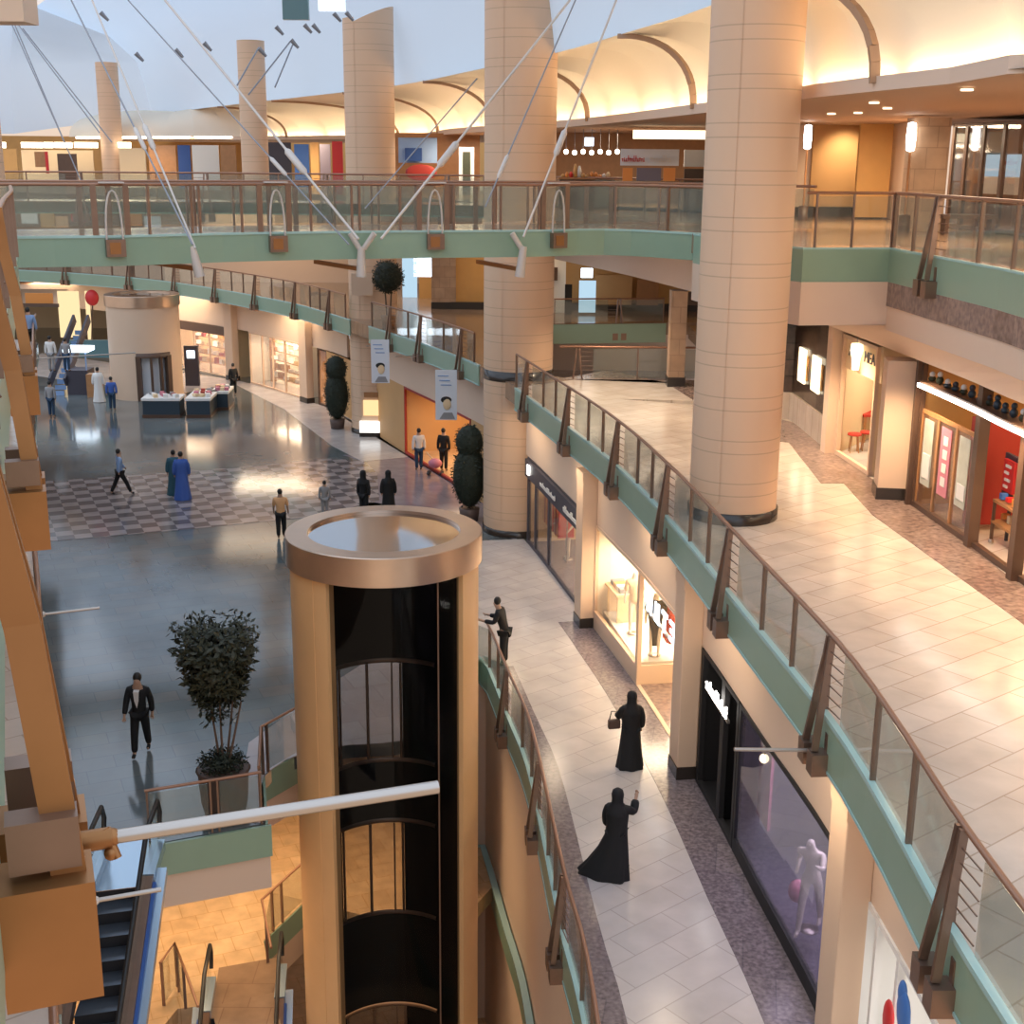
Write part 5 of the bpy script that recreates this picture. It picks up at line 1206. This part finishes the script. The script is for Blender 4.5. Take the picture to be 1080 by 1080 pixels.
# ------------------------------------------------------------------ left side: top rail brackets and slabs
LPn = Path([(-.35, .4), (-1.55, 3.56), (-3.27, 8.13), (-5.0, 12.9), (-6.7, 17.6), (-8.3, 22.2), (-9.55, 25.5)])
struct(MB().wallpath(LPn.P, -.65, -.02, -.05), 'trim_15', 'green_band')
struct(MB().prism([(-.5, .4)]+[(p.x-.06, p.y) for p in LPn.P[1:]]+[(-20, 24), (-18, 0)], -.5, -.02), 'floor', 'brown_floor')
rl = thing('glass_railing', (-1.55, 3.56, 0), 'nearest glass railing running away along the left edge of the view', 'railing')
P = [Vector((p.x, p.y, 1.06)) for p in LPn.sub(2.0, LPn.len, 20)]
MB().tube(P, .034, 8).build('handrail', 'bronze_bright', rl)
def bigbracket(P0, t, root, pole):
    t = Vector((t[0], t[1], 0)).normalized(); o = Vector((t.y, -t.x, 0)); P0 = Vector((P0[0], P0[1], 0))
    def Q(a, oo, z): return P0+t*a+o*oo+Vector((0, 0, z))
    b = MB()
    for a, s_ in ((-.19, 1), (.19, 1)):
        pts = [Q(a*.2, .03, 1.15), Q(a*.3, .06, .75), Q(a*.45, .13, .33), Q(a*.7, .16, .0), Q(a, .20, -.45)]
        for p, q in zip(pts, pts[1:]): b.beam(p, q+(q-p).normalized()*.02, .06, .10, side=tuple(t))
    br = b.build('bracket', 'bronze_bright', root)
    ang = math.atan2(t.y, t.x); sh = MB()
    for a in (-.19, .19): MB().box(Q(a, .13, -.60), (.20, .27, .38), ang).build('shoe', 'bronze_bright', br); MB().box(Q(a, .135, -.30), (.10, .20, .16), ang).build('clamp', 'bronze', br)
    rg = MB()
    for q in range(6): rg.tube([Q(.08, .04, .14+q*.15), Q(.47, 0, .14+q*.15)], .009, 6)
    rg.build('rung', 'bronze', br)
    if pole:
        a = onpl(86, 888, P0.xy+o.xy*.0, t.xy); b_ = at(462, 830, a.z+.02)
        d = (b_-a).normalized(); b_ = a+d*1.32 if False else b_
        MB().tube([a, b_], .022, 12).build('banner_pole', 'steel', br, label='thick silver pole reaching out across the lift tower')
        kn = MB(); c = a+(b_-a).normalized()*.09; kn.tube([a, c], .034, 10); kn.sphere(c+Vector((0, 0, -.0)), .03, 8, 6); kn.sphere(c+Vector((0, -.02, -.045)), .022, 8, 6); kn.tube([c+Vector((-.02, 0, .03)), c+Vector((.02, -.02, -.06))], .014, 8); kn.build('knuckle', 'bronze_bright', br)
bigbracket((-1.55, 3.56), (-.352, .936), rl, True)
bigbracket((-3.27, 8.13), (-.345, .938), rl, False)
bigbracket((-4.9, 12.6), (-.34, .94), rl, False)
for s in (2.4, 3.9, 5.1, 6.6, 8.0, 10, 11.5, 13, 15, 17, 19, 21, 23, 25):
    p = LPn.at(s, 0); T = LPn.tan(s); MB().box((p.x, p.y, .53), (.035, .06, 1.06), math.atan2(T.y, T.x)).build('post', 'bronze', rl)
# level 2 left edge, directly below
L2e = Path([(-1.5, 3.4), (-3.95, 10), (-6.7, 17.6), (-9.9, 26), (-13.8, 37.3), (-17.4, 47.5), (-18.2, 50)])
struct(MB().wallpath(L2e.P, L2-.65, L2-.02, -.05), 'trim_16', 'green_edge')
struct(MB().prism([tuple(p) for p in L2e.P]+[(-24, 54), (-30, 30), (-12, 2)], L2-.5, L2-.02), 'floor', 'beige_floor')
rail2 = thing('glass_railing', (L2e.P[0].x, L2e.P[0].y, L2), 'glass railing of the left balcony one floor down, seen end-on', 'railing')
MB().tube([Vector((p.x, p.y, L2+1.06)) for p in L2e.P], .034, 8).build('handrail', 'handrail', rail2)
for u in [i*1.55+.2 for i in range(31)]:
    p = L2e.at(u, 0); T = L2e.tan(u); MB().box((p.x, p.y, L2+.53), (.035, .06, 1.06), math.atan2(T.y, T.x)).build('post', 'bronze', rail2)
    if u > 25: MB().wallpath([L2e.pt(u+.05), L2e.pt(u+1.5)], L2+.06, L2+1, .012).build('glass_panel', 'rail_glass', rail2)
struct(MB().wallpath(offset(L2e.P, -3.6), L2, -.5, -.2), 'wall_left', 'cream')
# pilasters of the left side
for i, (y_, m_) in enumerate(((14, 'cream'), (21, 'cream'), (28, 'cream'), (35, 'cream'))):
    x_ = -.36*y_-.85
    tag(MB().box((x_-.7, y_, (L2-.5)/2), (.7, .7, 4.9)).build('pilaster', 'beige'), ('nearest', 'second', 'third', 'farthest')[i]+' beige pilaster along the left balcony one floor down', 'pilaster')
for (s_, L_, lb_) in ((8.2, .0, ''),): pass
for x0, y0, x1, y1, z_, lb_ in ((45, 648, 105, 641, L2-.3, 'thin silver banner pole over the dark hall floor, at the left'), (100, 950, 170, 938, L2-.3, 'thin silver banner pole above the escalator top'), (28, 379, 143, 372, L2-.3, 'far thin banner pole in front of the far crowd')):
    a = at(x0, y0, z_); b = at(x1, y1, z_); o = thing('banner_pole', a, lb_, 'pole'); MB().tube([a, b], .025, 8).build('pole', 'steel', o); MB().sphere(a, .05, 8, 6).build('knob', 'steel_white', o)
struct(MB().wallpath(offset([Vector((-3, 6)), Vector((-9, 20)), Vector((-15, 38)), Vector((-19, 50))], -2.5), L1, L2-.5, -.2), 'wall_left', 'cream')

# ------------------------------------------------------------------ escalators
def escalator(topL, topR, dirv, n, label, z, m='step', rise=.2, run=.4, bal=True, plate='esc_side'):
    """descends from the comb line topL-topR along dirv"""
    d = Vector((dirv[0], dirv[1], 0)).normalized(); a = Vector((topL[0], topL[1], z)); b = Vector((topR[0], topR[1], z)); w = (b-a); wn = w.normalized()
    root = thing('escalator', (a+b)/2, label, 'escalator')
    for i in range(n):
        o = d*run*i-Vector((0, 0, rise*(i+1)))
        mb = MB(); mb.add([a+o, b+o, b+o+d*run, a+o+d*run], [(0, 1, 2, 3)]); mb.add([a+o+d*run*.93+Vector((0, 0, .004)), b+o+d*run*.93+Vector((0, 0, .004)), b+o+d*run+Vector((0, 0, .004)), a+o+d*run+Vector((0, 0, .004))], [(0, 1, 2, 3)])
        st = mb.build('step', m, root)
        MB().add([a+o, b+o, b+o+Vector((0, 0, rise)), a+o+Vector((0, 0, rise))], [(0, 1, 2, 3)]).build('riser', 'step_dark', st)
    e = d*run*n-Vector((0, 0, rise*n))
    MB().add([a-d*1.8+Vector((0, 0, .01)), b-d*1.8+Vector((0, 0, .01)), b+Vector((0, 0, .01)), a+Vector((0, 0, .01))], [(0, 1, 2, 3)]).build('landing_plate', plate, root)
    for p, sg_ in ((a, -1), (b, 1)):
        q = p+wn*sg_*.10
        top = [q-d*1.3+Vector((0, 0, .35)), q-d*1.45+Vector((0, 0, .65)), q-d*1.3+Vector((0, 0, .93)), q-d*.2+Vector((0, 0, .95)), q+e+Vector((0, 0, .95))]
        MB().tube(top, .045, 8).build('handrail', 'rubber', root)
        MB().beam(q-d*1.2+Vector((0, 0, .12)), q+Vector((0, 0, .12)), .22, .2).build('skirt', 'esc_side', root)
        sk = MB(); sk.beam(q+Vector((0, 0, .12)), q+e+Vector((0, 0, .12)), .20, .22); sk.build('skirt', 'bronze', root)
        gl = MB(); gl.add([q-d*1.3+Vector((0, 0, .2)), q+Vector((0, 0, .2)), q+Vector((0, 0, .92)), q-d*1.3+Vector((0, 0, .9))], [(0, 1, 2, 3)]); gl.add([q+Vector((0, 0, .2)), q+e+Vector((0, 0, .2)), q+e+Vector((0, 0, .92)), q+Vector((0, 0, .92))], [(0, 1, 2, 3)]); gl.build('balustrade', 'rail_glass', root)
        r2 = q+wn*sg_*.20; MB().beam(r2-d*.3+Vector((0, 0, .1)), r2+e+Vector((0, 0, .1)), .16, .16).build('side_cladding', 'esc_side', root)
        r2 = q+wn*sg_*.13; MB().beam(r2+Vector((0, 0, -.1)), r2+e+Vector((0, 0, -.1)), .06, .5).build('side_panel', 'esc_blue', root)
    return root
tl, tr = at(101, 941, L1), at(150, 935, L1)
escalator(tl, tr, (.10, -1), 26, 'escalator with dark ridged steps going down at the lower left', L1)
tl, tr = at(222, 1075, L0), at(290, 1062, L0)
escalator(tl, tr, (.12, -1), 6, 'second escalator top with curved bronze handrails at the bottom, left of the lift', L0, plate='brown_floor')
# far escalator beside kiosk
tl, tr = at(56, 417, L1), at(68, 417, L1)
fe = thing('escalator', tl, 'far blue lit escalator rising beside the small kiosk at the back of the hall', 'escalator')
for i in range(12):
    o = Vector((0, .38*i, .24*i)); MB().add([tl+o, tr+o, tr+o+Vector((0, .38, 0)), tl+o+Vector((0, .38, 0))], [(0, 1, 2, 3)]).build('step', 'esc_side', fe); MB().add([tl+o, tr+o, tr+o+Vector((0, 0, .24)), tl+o+Vector((0, 0, .24))], [(0, 1, 2, 3)]).build('riser', 'cloth_light_blue', fe)
for p, sg_ in ((tl, -1), (tr, 1)): MB().beam(p+Vector((sg_*.1, 0, .7)), p+Vector((sg_*.1, 4.6, 3.5)), .12, .5).build('balustrade', 'shop_dark', fe)

# ------------------------------------------------------------------ kiosks and plants
def counter(px0, px1, y, depth, label, h=1.0):
    a, b = at(px0, y, L1), at(px1, y, L1); r_ = thing('kiosk', (a+b)/2, label, 'kiosk'); d = (b-a); T = d.normalized(); Nn = Vector((-T.y, T.x, 0)); c = (a+b)/2+Nn*depth/2; ang = math.atan2(T.y, T.x)
    MB().box(c+Vector((0, 0, h*.42)), (d.length, depth, h*.84), ang).build('body', 'toy_dark', r_, bevel=.02); MB().box(c+Vector((0, 0, .08)), (d.length+.06, depth+.06, .16), ang).build('foot', 'dark_wood', r_)
    MB().box(c+Vector((0, 0, h*.9)), (d.length+.08, depth+.08, .12), ang).build('counter_top', 'white', r_)
    return c, T, Nn, d.length, depth, h
for (x0, x1, y, dp, lb_) in ((151, 190, 441, 1.2, 'white topped dark kiosk counter in the hall, the left of three'), (197, 222, 441, 2.4, 'white topped dark kiosk counter in the hall, the middle of three'), (224, 241, 433, 1.6, 'dark glazed kiosk counter in the hall, the right of three')):
    c, T, Nn, ln_, dp, h = counter(x0, x1, y, dp, lb_)
    for i in range(9):
        q = c+T*(ln_*(.42-.1*i))*.9+Nn*(dp*.3*((i % 3)-1))+Vector((0, 0, h*.96)); o = MB().box(q+Vector((0, 0, .08)), (.2, .25, .1+.1*rnd.random()), rnd.random()).build('goods_box', rnd.choice(['white', 'shop_warm', 'pink', 'dark_red', 'cloth_grey'])); tag(o, 'small goods box lying on a kiosk counter in the hall', 'box', 'boxes on the hall kiosks')
p = at(199, 410, L1); r_ = thing('display_screen', (p.x, p.y+1, L1), 'dark standing display with a glowing square screen behind the kiosks', 'screen')
MB().box((p.x, p.y+1, L1+1.1), (.75, .25, 2.2)).build('cabinet', 'shop_dark', r_); MB().box((p.x, p.y+.86, L1+1.75), (.42, .03, .42)).build('screen', 'lamp_cool', r_)
# back kiosk with white lamp
p = at(80, 418, L1); r_ = thing('kiosk', (p.x, p.y+1, L1), 'far dark kiosk under a glowing white canopy at the back of the hall', 'kiosk')
MB().box((p.x, p.y+1, L1+.65), (1.1, 1.2, 1.3)).build('body', 'shop_dark', r_); MB().box((p.x, p.y+1, L1+2.35), (1.3, 1.2, .22)).build('canopy', 'lamp_cool', r_)
for u in (-.5, .5): MB().box((p.x+u, p.y+.5, L1+1.7), (.06, .06, 1.3)).build('post', 'cloth_light_blue', r_)
p = at(98, 420, L1); tag(MB().box((p.x, p.y+.5, L1+.6), (.7, .6, 1.2)).build('counter', 'wood'), 'brown wooden counter beside the glowing canopy kiosk', 'counter')
p = at(100, 395, L1); struct(MB().box((p.x+.5, 74, L1+1.6), (3.4, .2, 1.0)), 'wall_back', 'teal_floor')
# lit stand by the third column
p = at(392, 458, L1); r_ = thing('information_stand', (p.x+.15, p.y-.5, L1), 'glowing white information stand at the foot of the slanted column', 'stand')
MB().box((p.x+.15, p.y-.5, L1+.45), (1.25, .25, .5)).build('light_box', 'lamp_soft', r_); MB().box((p.x+.05, p.y-.4, L1+1.3), (.7, .15, .7)).build('screen', 'lit_panel', r_); MB().box((p.x+.05, p.y-.35, L1+1.1), (.9, .1, 1.9)).build('backboard', 'beige', r_); MB().box((p.x+.05, p.y-.42, L1+1.9), (.62, .1, .22)).build('header', 'wood', r_); MB().box((p.x+.15, p.y-.5, L1+.1), (1.25, .3, .2)).build('foot', 'black_stone', r_)
sq = atY(382, 300, c3b.y-.3); tag(MB().box(sq, (.95, .08, .95)).build('wall_plaque', 'beige'), 'square beige plaque on the slanted column below the bridge', 'plaque')

def foliage(c, r, n, leaf, m, parent, shell=.55, name='foliage', clip=None):
    rnd = random.Random(int(c[0]*100)+n); mb = MB(); c = Vector(c)
    for i in range(n):
        while True:
            v = Vector((rnd.gauss(0, 1), rnd.gauss(0, 1), rnd.gauss(0, 1))).normalized(); q = rnd.uniform(shell, 1.0)
            p = Vector((v.x*r[0]*q, v.y*r[1]*q, v.z*r[2]*q))
            if not clip or clip(p): break
        d = Vector((rnd.gauss(0, 1), rnd.gauss(0, 1), rnd.gauss(0, .7))).normalized(); s_ = d.cross(v); s_ = s_.normalized() if s_.length > .01 else Vector((1, 0, 0)); L = leaf*rnd.uniform(.7, 1.3); w = L*.42
        o = c+p; mb.add([o, o+d*L*.5+s_*w*.5, o+d*L, o+d*L*.5-s_*w*.5], [(0, 1, 2, 3)])
    return mb.build(name, m, parent)
# tree in pot by the near railing
tp = Vector((-5.45, 22.75, L1)); r_ = thing('potted_tree', tp, 'leafy dark potted tree inside the railing corner left of the lift', 'plant')
MB().lathe(tp, [(.001, 0), (.38, 0), (.44, .25), (.48, .85), (.52, .9), (.46, .92), (.001, .88)], 20).build('pot', 'pot', r_)
for i, (dx, dy) in enumerate(((0, 0), (.09, .05), (-.08, .04), (.16, -.03))): MB().tube([tp+Vector((dx*.6, dy, .75)), tp+Vector((dx, dy, 1.2)), tp+Vector((dx*2.6, dy*2, 2.3))], [.03, .025, .015], 8).build('trunk', 'bark', r_)
fo = thing
fc = tp+Vector((-.05, .1, 2.85))
foliage(fc, (1.25, 1.1, 1.25), 9500, .14, 'leaf', r_, .05, clip=lambda p: abs(p.z) < .98 and math.hypot(p.x, p.y) < .30+.50*min(1, (p.z+1.0)/1.5) and (math.sin(p.x*8+p.z*5)+math.sin(p.z*10+p.y*7) > -.9))
foliage(tp+Vector((0, 0, 1.05)), (.48, .46, .28), 1200, .1, 'leaf_dark', r_, .1, name='underplanting')
# topiaries
def topiary(px, y, Ytop, label, r, segs, legs=0):
    p = at(px, y, L1); r_ = thing('topiary', p, label, 'plant')
    MB().lathe(p, [(.001, 0), (.3, 0), (.36, .45), (.30, .47), (.001, .45)], 18).build('pot', 'pot', r_)
    MB().tube([p+Vector((0, 0, .4)), p+Vector((0, 0, 1.2))], .05, 8).build('trunk', 'bark', r_)
    core = MB()
    for (z_, rr_, hz) in segs: core.sphere(p+Vector((0, 0, z_)), (rr_*.93, rr_*.93, hz*.95), 20, 14)
    cr = core.build('core', 'leaf_dark', r_)
    for (z_, rr_, hz) in segs: foliage(p+Vector((0, 0, z_)), (rr_, rr_, hz), int(1500*rr_*hz*2), .10, 'leaf_dark', r_, .92)
    return r_
sc1 = 44/F*1.0
topiary(495, 549, 0, 'tall dark clipped topiary standing before the broad middle column', .5, [(1.6, .60, 1.15), (2.8, .5, .6)])
topiary(356, 452, 0, 'tall dark clipped topiary far away, left of the slanted column', .5, [(1.6, .56, 1.2), (2.8, .5, .62)])
p = at(410, 337, L2); p = Vector((-5.1, 55.5, L2)); px_ = atY(409, 292, 55.5); p.x = px_.x
r_ = thing('potted_tree', p, 'round-headed potted tree behind the level two railing', 'plant')
MB().lathe(p, [(.001, 0), (.26, 0), (.32, .5), (.001, .5)], 16).build('pot', 'wood', r_)
for dx in (-.06, .07): MB().tube([p+Vector((dx, 0, .4)), p+Vector((dx*2, 0, 1.5))], .035, 6).build('trunk', 'bark', r_)
MB().sphere((p.x, p.y, px_.z), (.58, .58, .62), 18, 12).build('core', 'leaf_dark', r_)
foliage((p.x, p.y, px_.z), (.68, .66, .72), 1400, .14, 'leaf', r_, .75)
# banners with portrait
def banner(x0, y0, x1, y1, Y, label):
    a = atY(x0, y0, Y); b = atY(x1, y1, Y); w = b.x-a.x; h = a.z-b.z; r_ = thing('banner', (a.x+w/2, Y, b.z), label, 'banner'); cx = a.x+w/2
    MB().box((cx, Y, b.z+h/2), (w, .02, h)).build('cloth', 'paper', r_)
    zc = b.z+h*.32
    MB().sphere((cx+.03, Y-.03, zc), (w*.19, .02, w*.27), 14, 10).build('face', 'shop_warm', r_); MB().sphere((cx, Y-.02, zc+w*.2), (w*.25, .02, w*.16), 14, 8).build('hair_shape', 'hair', r_)
    MB().add([(cx-w*.32, Y-.015, b.z+.03), (cx+w*.42, Y-.015, b.z+.03), (cx+w*.28, Y-.015, b.z+h*.15), (cx-w*.12, Y-.015, b.z+h*.15)], [(0, 1, 2, 3)]).build('collar', 'cloth_grey', r_)
    for q in range(3): MB().box((cx-.1+.05*q, Y-.02, a.z-h*(.12+.09*q)), (w*.5, .01, h*.02)).build('text_line', 'cloth_light_blue', r_)
banner(391, 358, 411, 404, 51.6, 'portrait banner hanging beside the slanted column, the left of two')
banner(459, 390, 482, 443, 45.6, 'portrait banner hanging beside the broad middle column, the right of two')

flat((60, 307), (86, 356), 80.5, 'lit_far', 'wide lit yellow stretch of the far end wall under the balcony, its light given as glow', 'display', 'glowing_wall')  # emission stands in for the light on the far yellow shop wall
flat((89, 307), (97, 358), 80.3, 'lit_far', 'narrow lit yellow stretch of the far end wall right of the wide one, its light given as glow', 'display', 'glowing_wall')
flat((26, 309), (56, 322), 80.3, 'orange', 'orange and dark sign band over the left end of the far yellow wall', 'sign', 'sign_board')
flat((24, 320), (62, 324), 80.0, 'dark_wood', 'dark beam below the orange sign band on the far yellow wall', 'beam', 'wall_beam')
bq_ = atY(97, 314, 79); rb_ = thing('red_balloon', bq_, 'red balloon shape hanging before the far yellow wall', 'balloon')
MB().sphere(bq_, (.42, .3, .48)).build('balloon_skin', 'red', rb_); MB().tube([bq_-Vector((0, 0, .45)), Vector((bq_.x-.3, bq_.y, L1+.5))], .04, 6).build('pole', 'dark_wood', rb_)
# ------------------------------------------------------------------ people
def pp(x, y, z=L1): return at(x, y, z)
w1 = pp(649, 924); figure(w1, 'person in a long flowing black robe and headscarf, nearer on the corridor, hand raised', 1.66, R(-25), stride=.28, arms=((10, 15), (55, 95)), top=None, legs='cloth_black', robe='cloth_black', scarf='cloth_black', hair=None, fingers=True, flare=.75)
w2 = pp(664, 809); w2r = figure(w2, 'person in a long black robe and headscarf walking away, the farther on the corridor', 1.66, R(8), stride=.08, arms=((25, 50), (-5, 25)), top=None, legs='cloth_black', robe='cloth_black', scarf='cloth_black', hair=None, fingers=True)
hb_ = thing('handbag', w2+Vector((-.36, .05, .85)), 'small dark handbag held by the farther black robed person', 'bag')
c = w2+Vector((-.34, .1, .92)); MB().box(c, (.26, .12, .2), .2).build('pouch', 'dark_wood', hb_, bevel=.03); MB().tube([c+Vector((-.1, 0, .08)), c+Vector((-.06, 0, .28)), c+Vector((.08, 0, .28)), c+Vector((.1, 0, .08))], .012, 6).build('strap', 'cloth_black', hb_)
lm_ = pp(532, 702); figure(lm_, 'person in a dark jacket leaning on the corridor railing behind the lift', 1.76, R(75), arms=((30, 65), (30, 65)), top='cloth_black', legs='cloth_black', lean=16, jacket=True, fingers=True)
mn = pp(150, 794); mnr = figure(mn, 'person in a dark suit and pale shirt walking toward the escalator on the dark floor', 1.78, R(182), stride=.22, arms=((-14, 15), (16, 20)), top='cloth_black', legs='cloth_black', jacket=True, fingers=True)
x_ = mnr.matrix_world
sf_ = MB(); sf_.add([x_ @ Vector(v) for v in ((-.06, .165, 1.44), (.06, .165, 1.44), (.045, .172, 1.25), (0, .168, 1.08), (-.045, .172, 1.25), (-.06, .10, 1.47), (.06, .10, 1.47))], [(0, 4, 3, 2, 1), (5, 0, 1, 6)]); sf_.build('shirt_front', 'cloth_white', mnr, label='pale shirt front showing between the dark lapels')
figure(pp(128, 522), 'person in a light blue shirt and black trousers walking on the checkered floor', 1.74, R(-60), stride=.34, arms=((20, 20), (-20, 20)), top='cloth_light_blue', legs='cloth_black')
figure(pp(193, 527), 'person in a long bright blue robe standing on the checkered floor', 1.8, R(10), stride=.05, top='cloth_blue', legs=None, robe='cloth_blue', arms=((0, 10), (5, 10)))
figure(pp(185, 522), 'person in a dark teal robe close beside the bright blue robe', 1.7, R(20), top='cloth_teal', legs=None, robe='cloth_teal')
figure(pp(297, 568), 'person in a peach top and black trousers left of the lift crown', 1.68, R(5), stride=.04, top='cloth_peach', legs='cloth_black', arms=((5, 20), (5, 20)), sleeve=False)
figure(pp(384, 547), 'person in black with light hair, head and shoulders above the lift crown', 1.70, R(-30), top='cloth_black', legs='cloth_black', scarf='cloth_black')
figure(pp(410, 545), 'person in a black headscarf just above the lift crown, the right of the pair', 1.65, R(10), top='cloth_black', legs=None, robe='cloth_black', scarf='cloth_black', hair=None)
figure(pp(343, 545), 'person in brownish clothes partly hidden by the left of the lift crown', 1.3, R(10), top='cloth_grey', legs='cloth_grey')
figure(pp(442, 496), 'person in a white top and dark trousers beside the pink pushchair', 1.72, R(20), top='cloth_white', legs='cloth_navy')
figure(pp(468, 497), 'person in a black top standing behind the pink pushchair', 1.76, R(-20), top='cloth_black', legs='cloth_black')
q = pp(459, 501); ps = thing('pushchair', q, 'small pink pushchair between two standing people', 'pushchair')
MB().sphere(q+Vector((0, 0, .48)), (.28, .22, .2)).build('seat', 'pink', ps); MB().tube([q+Vector((.1, 0, .4)), q+Vector((-.35, 0, .95))], .02, 6).build('handle', 'steel', ps)
for u in (-.25, .25):
    for v_ in (-.15, .15): MB().lathe(q+Vector((u, v_, 0)), [(.0, .02), (.08, .06), (.08, .12), (.0, .16)], 10).build('wheel', 'rubber', ps)
figure(pp(247, 417), 'person in black standing at the end of the kiosks', 1.7, R(40), top='cloth_black', legs='cloth_black')
figure(pp(119, 433), 'person in a blue shirt near the left of the kiosks', 1.68, R(10), top='cloth_blue', legs='cloth_navy')
figure(pp(105, 424), 'person in a long white robe near the far lift drum', 1.78, R(10), top='cloth_white', legs=None, robe='cloth_white')
figure(pp(55, 440), 'person in grey and dark trousers at the far left of the hall', 1.75, R(-10), top='cloth_grey', legs='cloth_navy')
figure(pp(33, 372, L2+.0), 'person in a light blue shirt on the left balcony above the hall', 1.62, R(0), top='cloth_light_blue', legs='cloth_black', arms=((5, 10), (5, 10)))
figure(atY(55, 392, 62), 'person in a pale top riding the far escalator', 1.7, R(0), top='cloth_white', legs='cloth_grey')
figure(atY(71, 392, 66), 'person in a grey top at the head of the far escalator', 1.7, R(0), top='cloth_grey', legs='cloth_navy')

# ------------------------------------------------------------------ lights
def area(loc_, sx, sy, e, col, rot=(0, 0, 0), name='light'):
    l = bpy.data.lights.new(name, 'AREA'); l.shape = 'RECTANGLE'; l.size = sx; l.size_y = sy; l.energy = e; l.color = col
    o = bpy.data.objects.new(name, l); C.objects.link(o); o.location = loc_; o.rotation_euler = rot; return o
WARM = (1, .78, .54)
def spot(p, e, col, ang=120, name='walkway_spot', r=.12):
    l = bpy.data.lights.new(name, 'SPOT'); l.energy = e; l.color = col; l.spot_size = R(ang); l.spot_blend = .8; l.shadow_soft_size = r
    o = bpy.data.objects.new(name, l); C.objects.link(o); o.location = p
for i in range(7):
    q = S2.at(S2.near((9.2, 13))+i*4.2, -.75, H2+.12); spot(q, 560, (1, .71, .44))
for (x, y) in ((4.6, 36.5), (3.2, 40.5), (5.6, 31)): spot((x, y, -2.0), 420, (1, .78, .55), 130)  # fill spots added to brighten the middle of the walkway, not actual fittings
area((4, 50, H2-.1), 4, 6, 130, WARM, name='walkway_light')
for (x, y) in ((1, 60), (-6, 66), (-14, 73)): area((x, y, -1), 6, 4, 170, WARM, name='walkway_light')
for (x, y) in ((9.5, 36), (10, 28), (10, 20), (5, 50), (-2, 62), (-12, 75), (-25, 88), (-38, 92)): area((x, y, 2.6), 3, 3, 330, WARM, name='top_light')
for (x, y, e_) in ((-6.5, 27, 170), (-3.5, 29, 130), (-9, 25, 120)): area((x, y, L1-1.0), 3, 3, e_, (1, .74, .45), name='court_light')
area((-2, 24, L0-.5), 3, 3, 60, (1, .66, .36), name='court_light')
for s_ in (6, 12, 18, 24, 30, 36): 
    q = S1.at(s_, -.9, L2-.8); area(q, .5, 2.5, 35, WARM, name='corridor_light')
for (x, y) in ((-28, 84), (-20, 76), (-12, 67), (-34, 90)): area((x, y, L2-.75), 5, 3, 230, WARM, name='far_light')
w = bpy.data.worlds.new('world'); bpy.context.scene.world = w; w.use_nodes = True; nt = w.node_tree; bg = nt.nodes['Background']
tc = nt.nodes.new('ShaderNodeTexCoord'); sp = nt.nodes.new('ShaderNodeSeparateXYZ'); cr = nt.nodes.new('ShaderNodeValToRGB')
nt.links.new(tc.outputs['Generated'], sp.inputs[0]); nt.links.new(sp.outputs[2], cr.inputs[0]); nt.links.new(cr.outputs[0], bg.inputs[0])
cr.color_ramp.elements[0].position = 0; cr.color_ramp.elements[0].color = (.55, .42, .32, 1)
cr.color_ramp.elements[1].position = .35; cr.color_ramp.elements[1].color = (.70, .82, 1, 1)
bg.inputs[1].default_value = 1.35
sc = bpy.context.scene; sc.view_settings.view_transform = 'Standard'; sc.view_settings.look = 'None'; sc.view_settings.exposure = .22; sc.view_settings.gamma = 1
sc.view_settings.use_curve_mapping = False
sc.cycles.max_bounces = 6; sc.cycles.transparent_max_bounces = 24; sc.cycles.diffuse_bounces = 3; sc.cycles.glossy_bounces = 3
sc.cycles.sample_clamp_indirect = 6
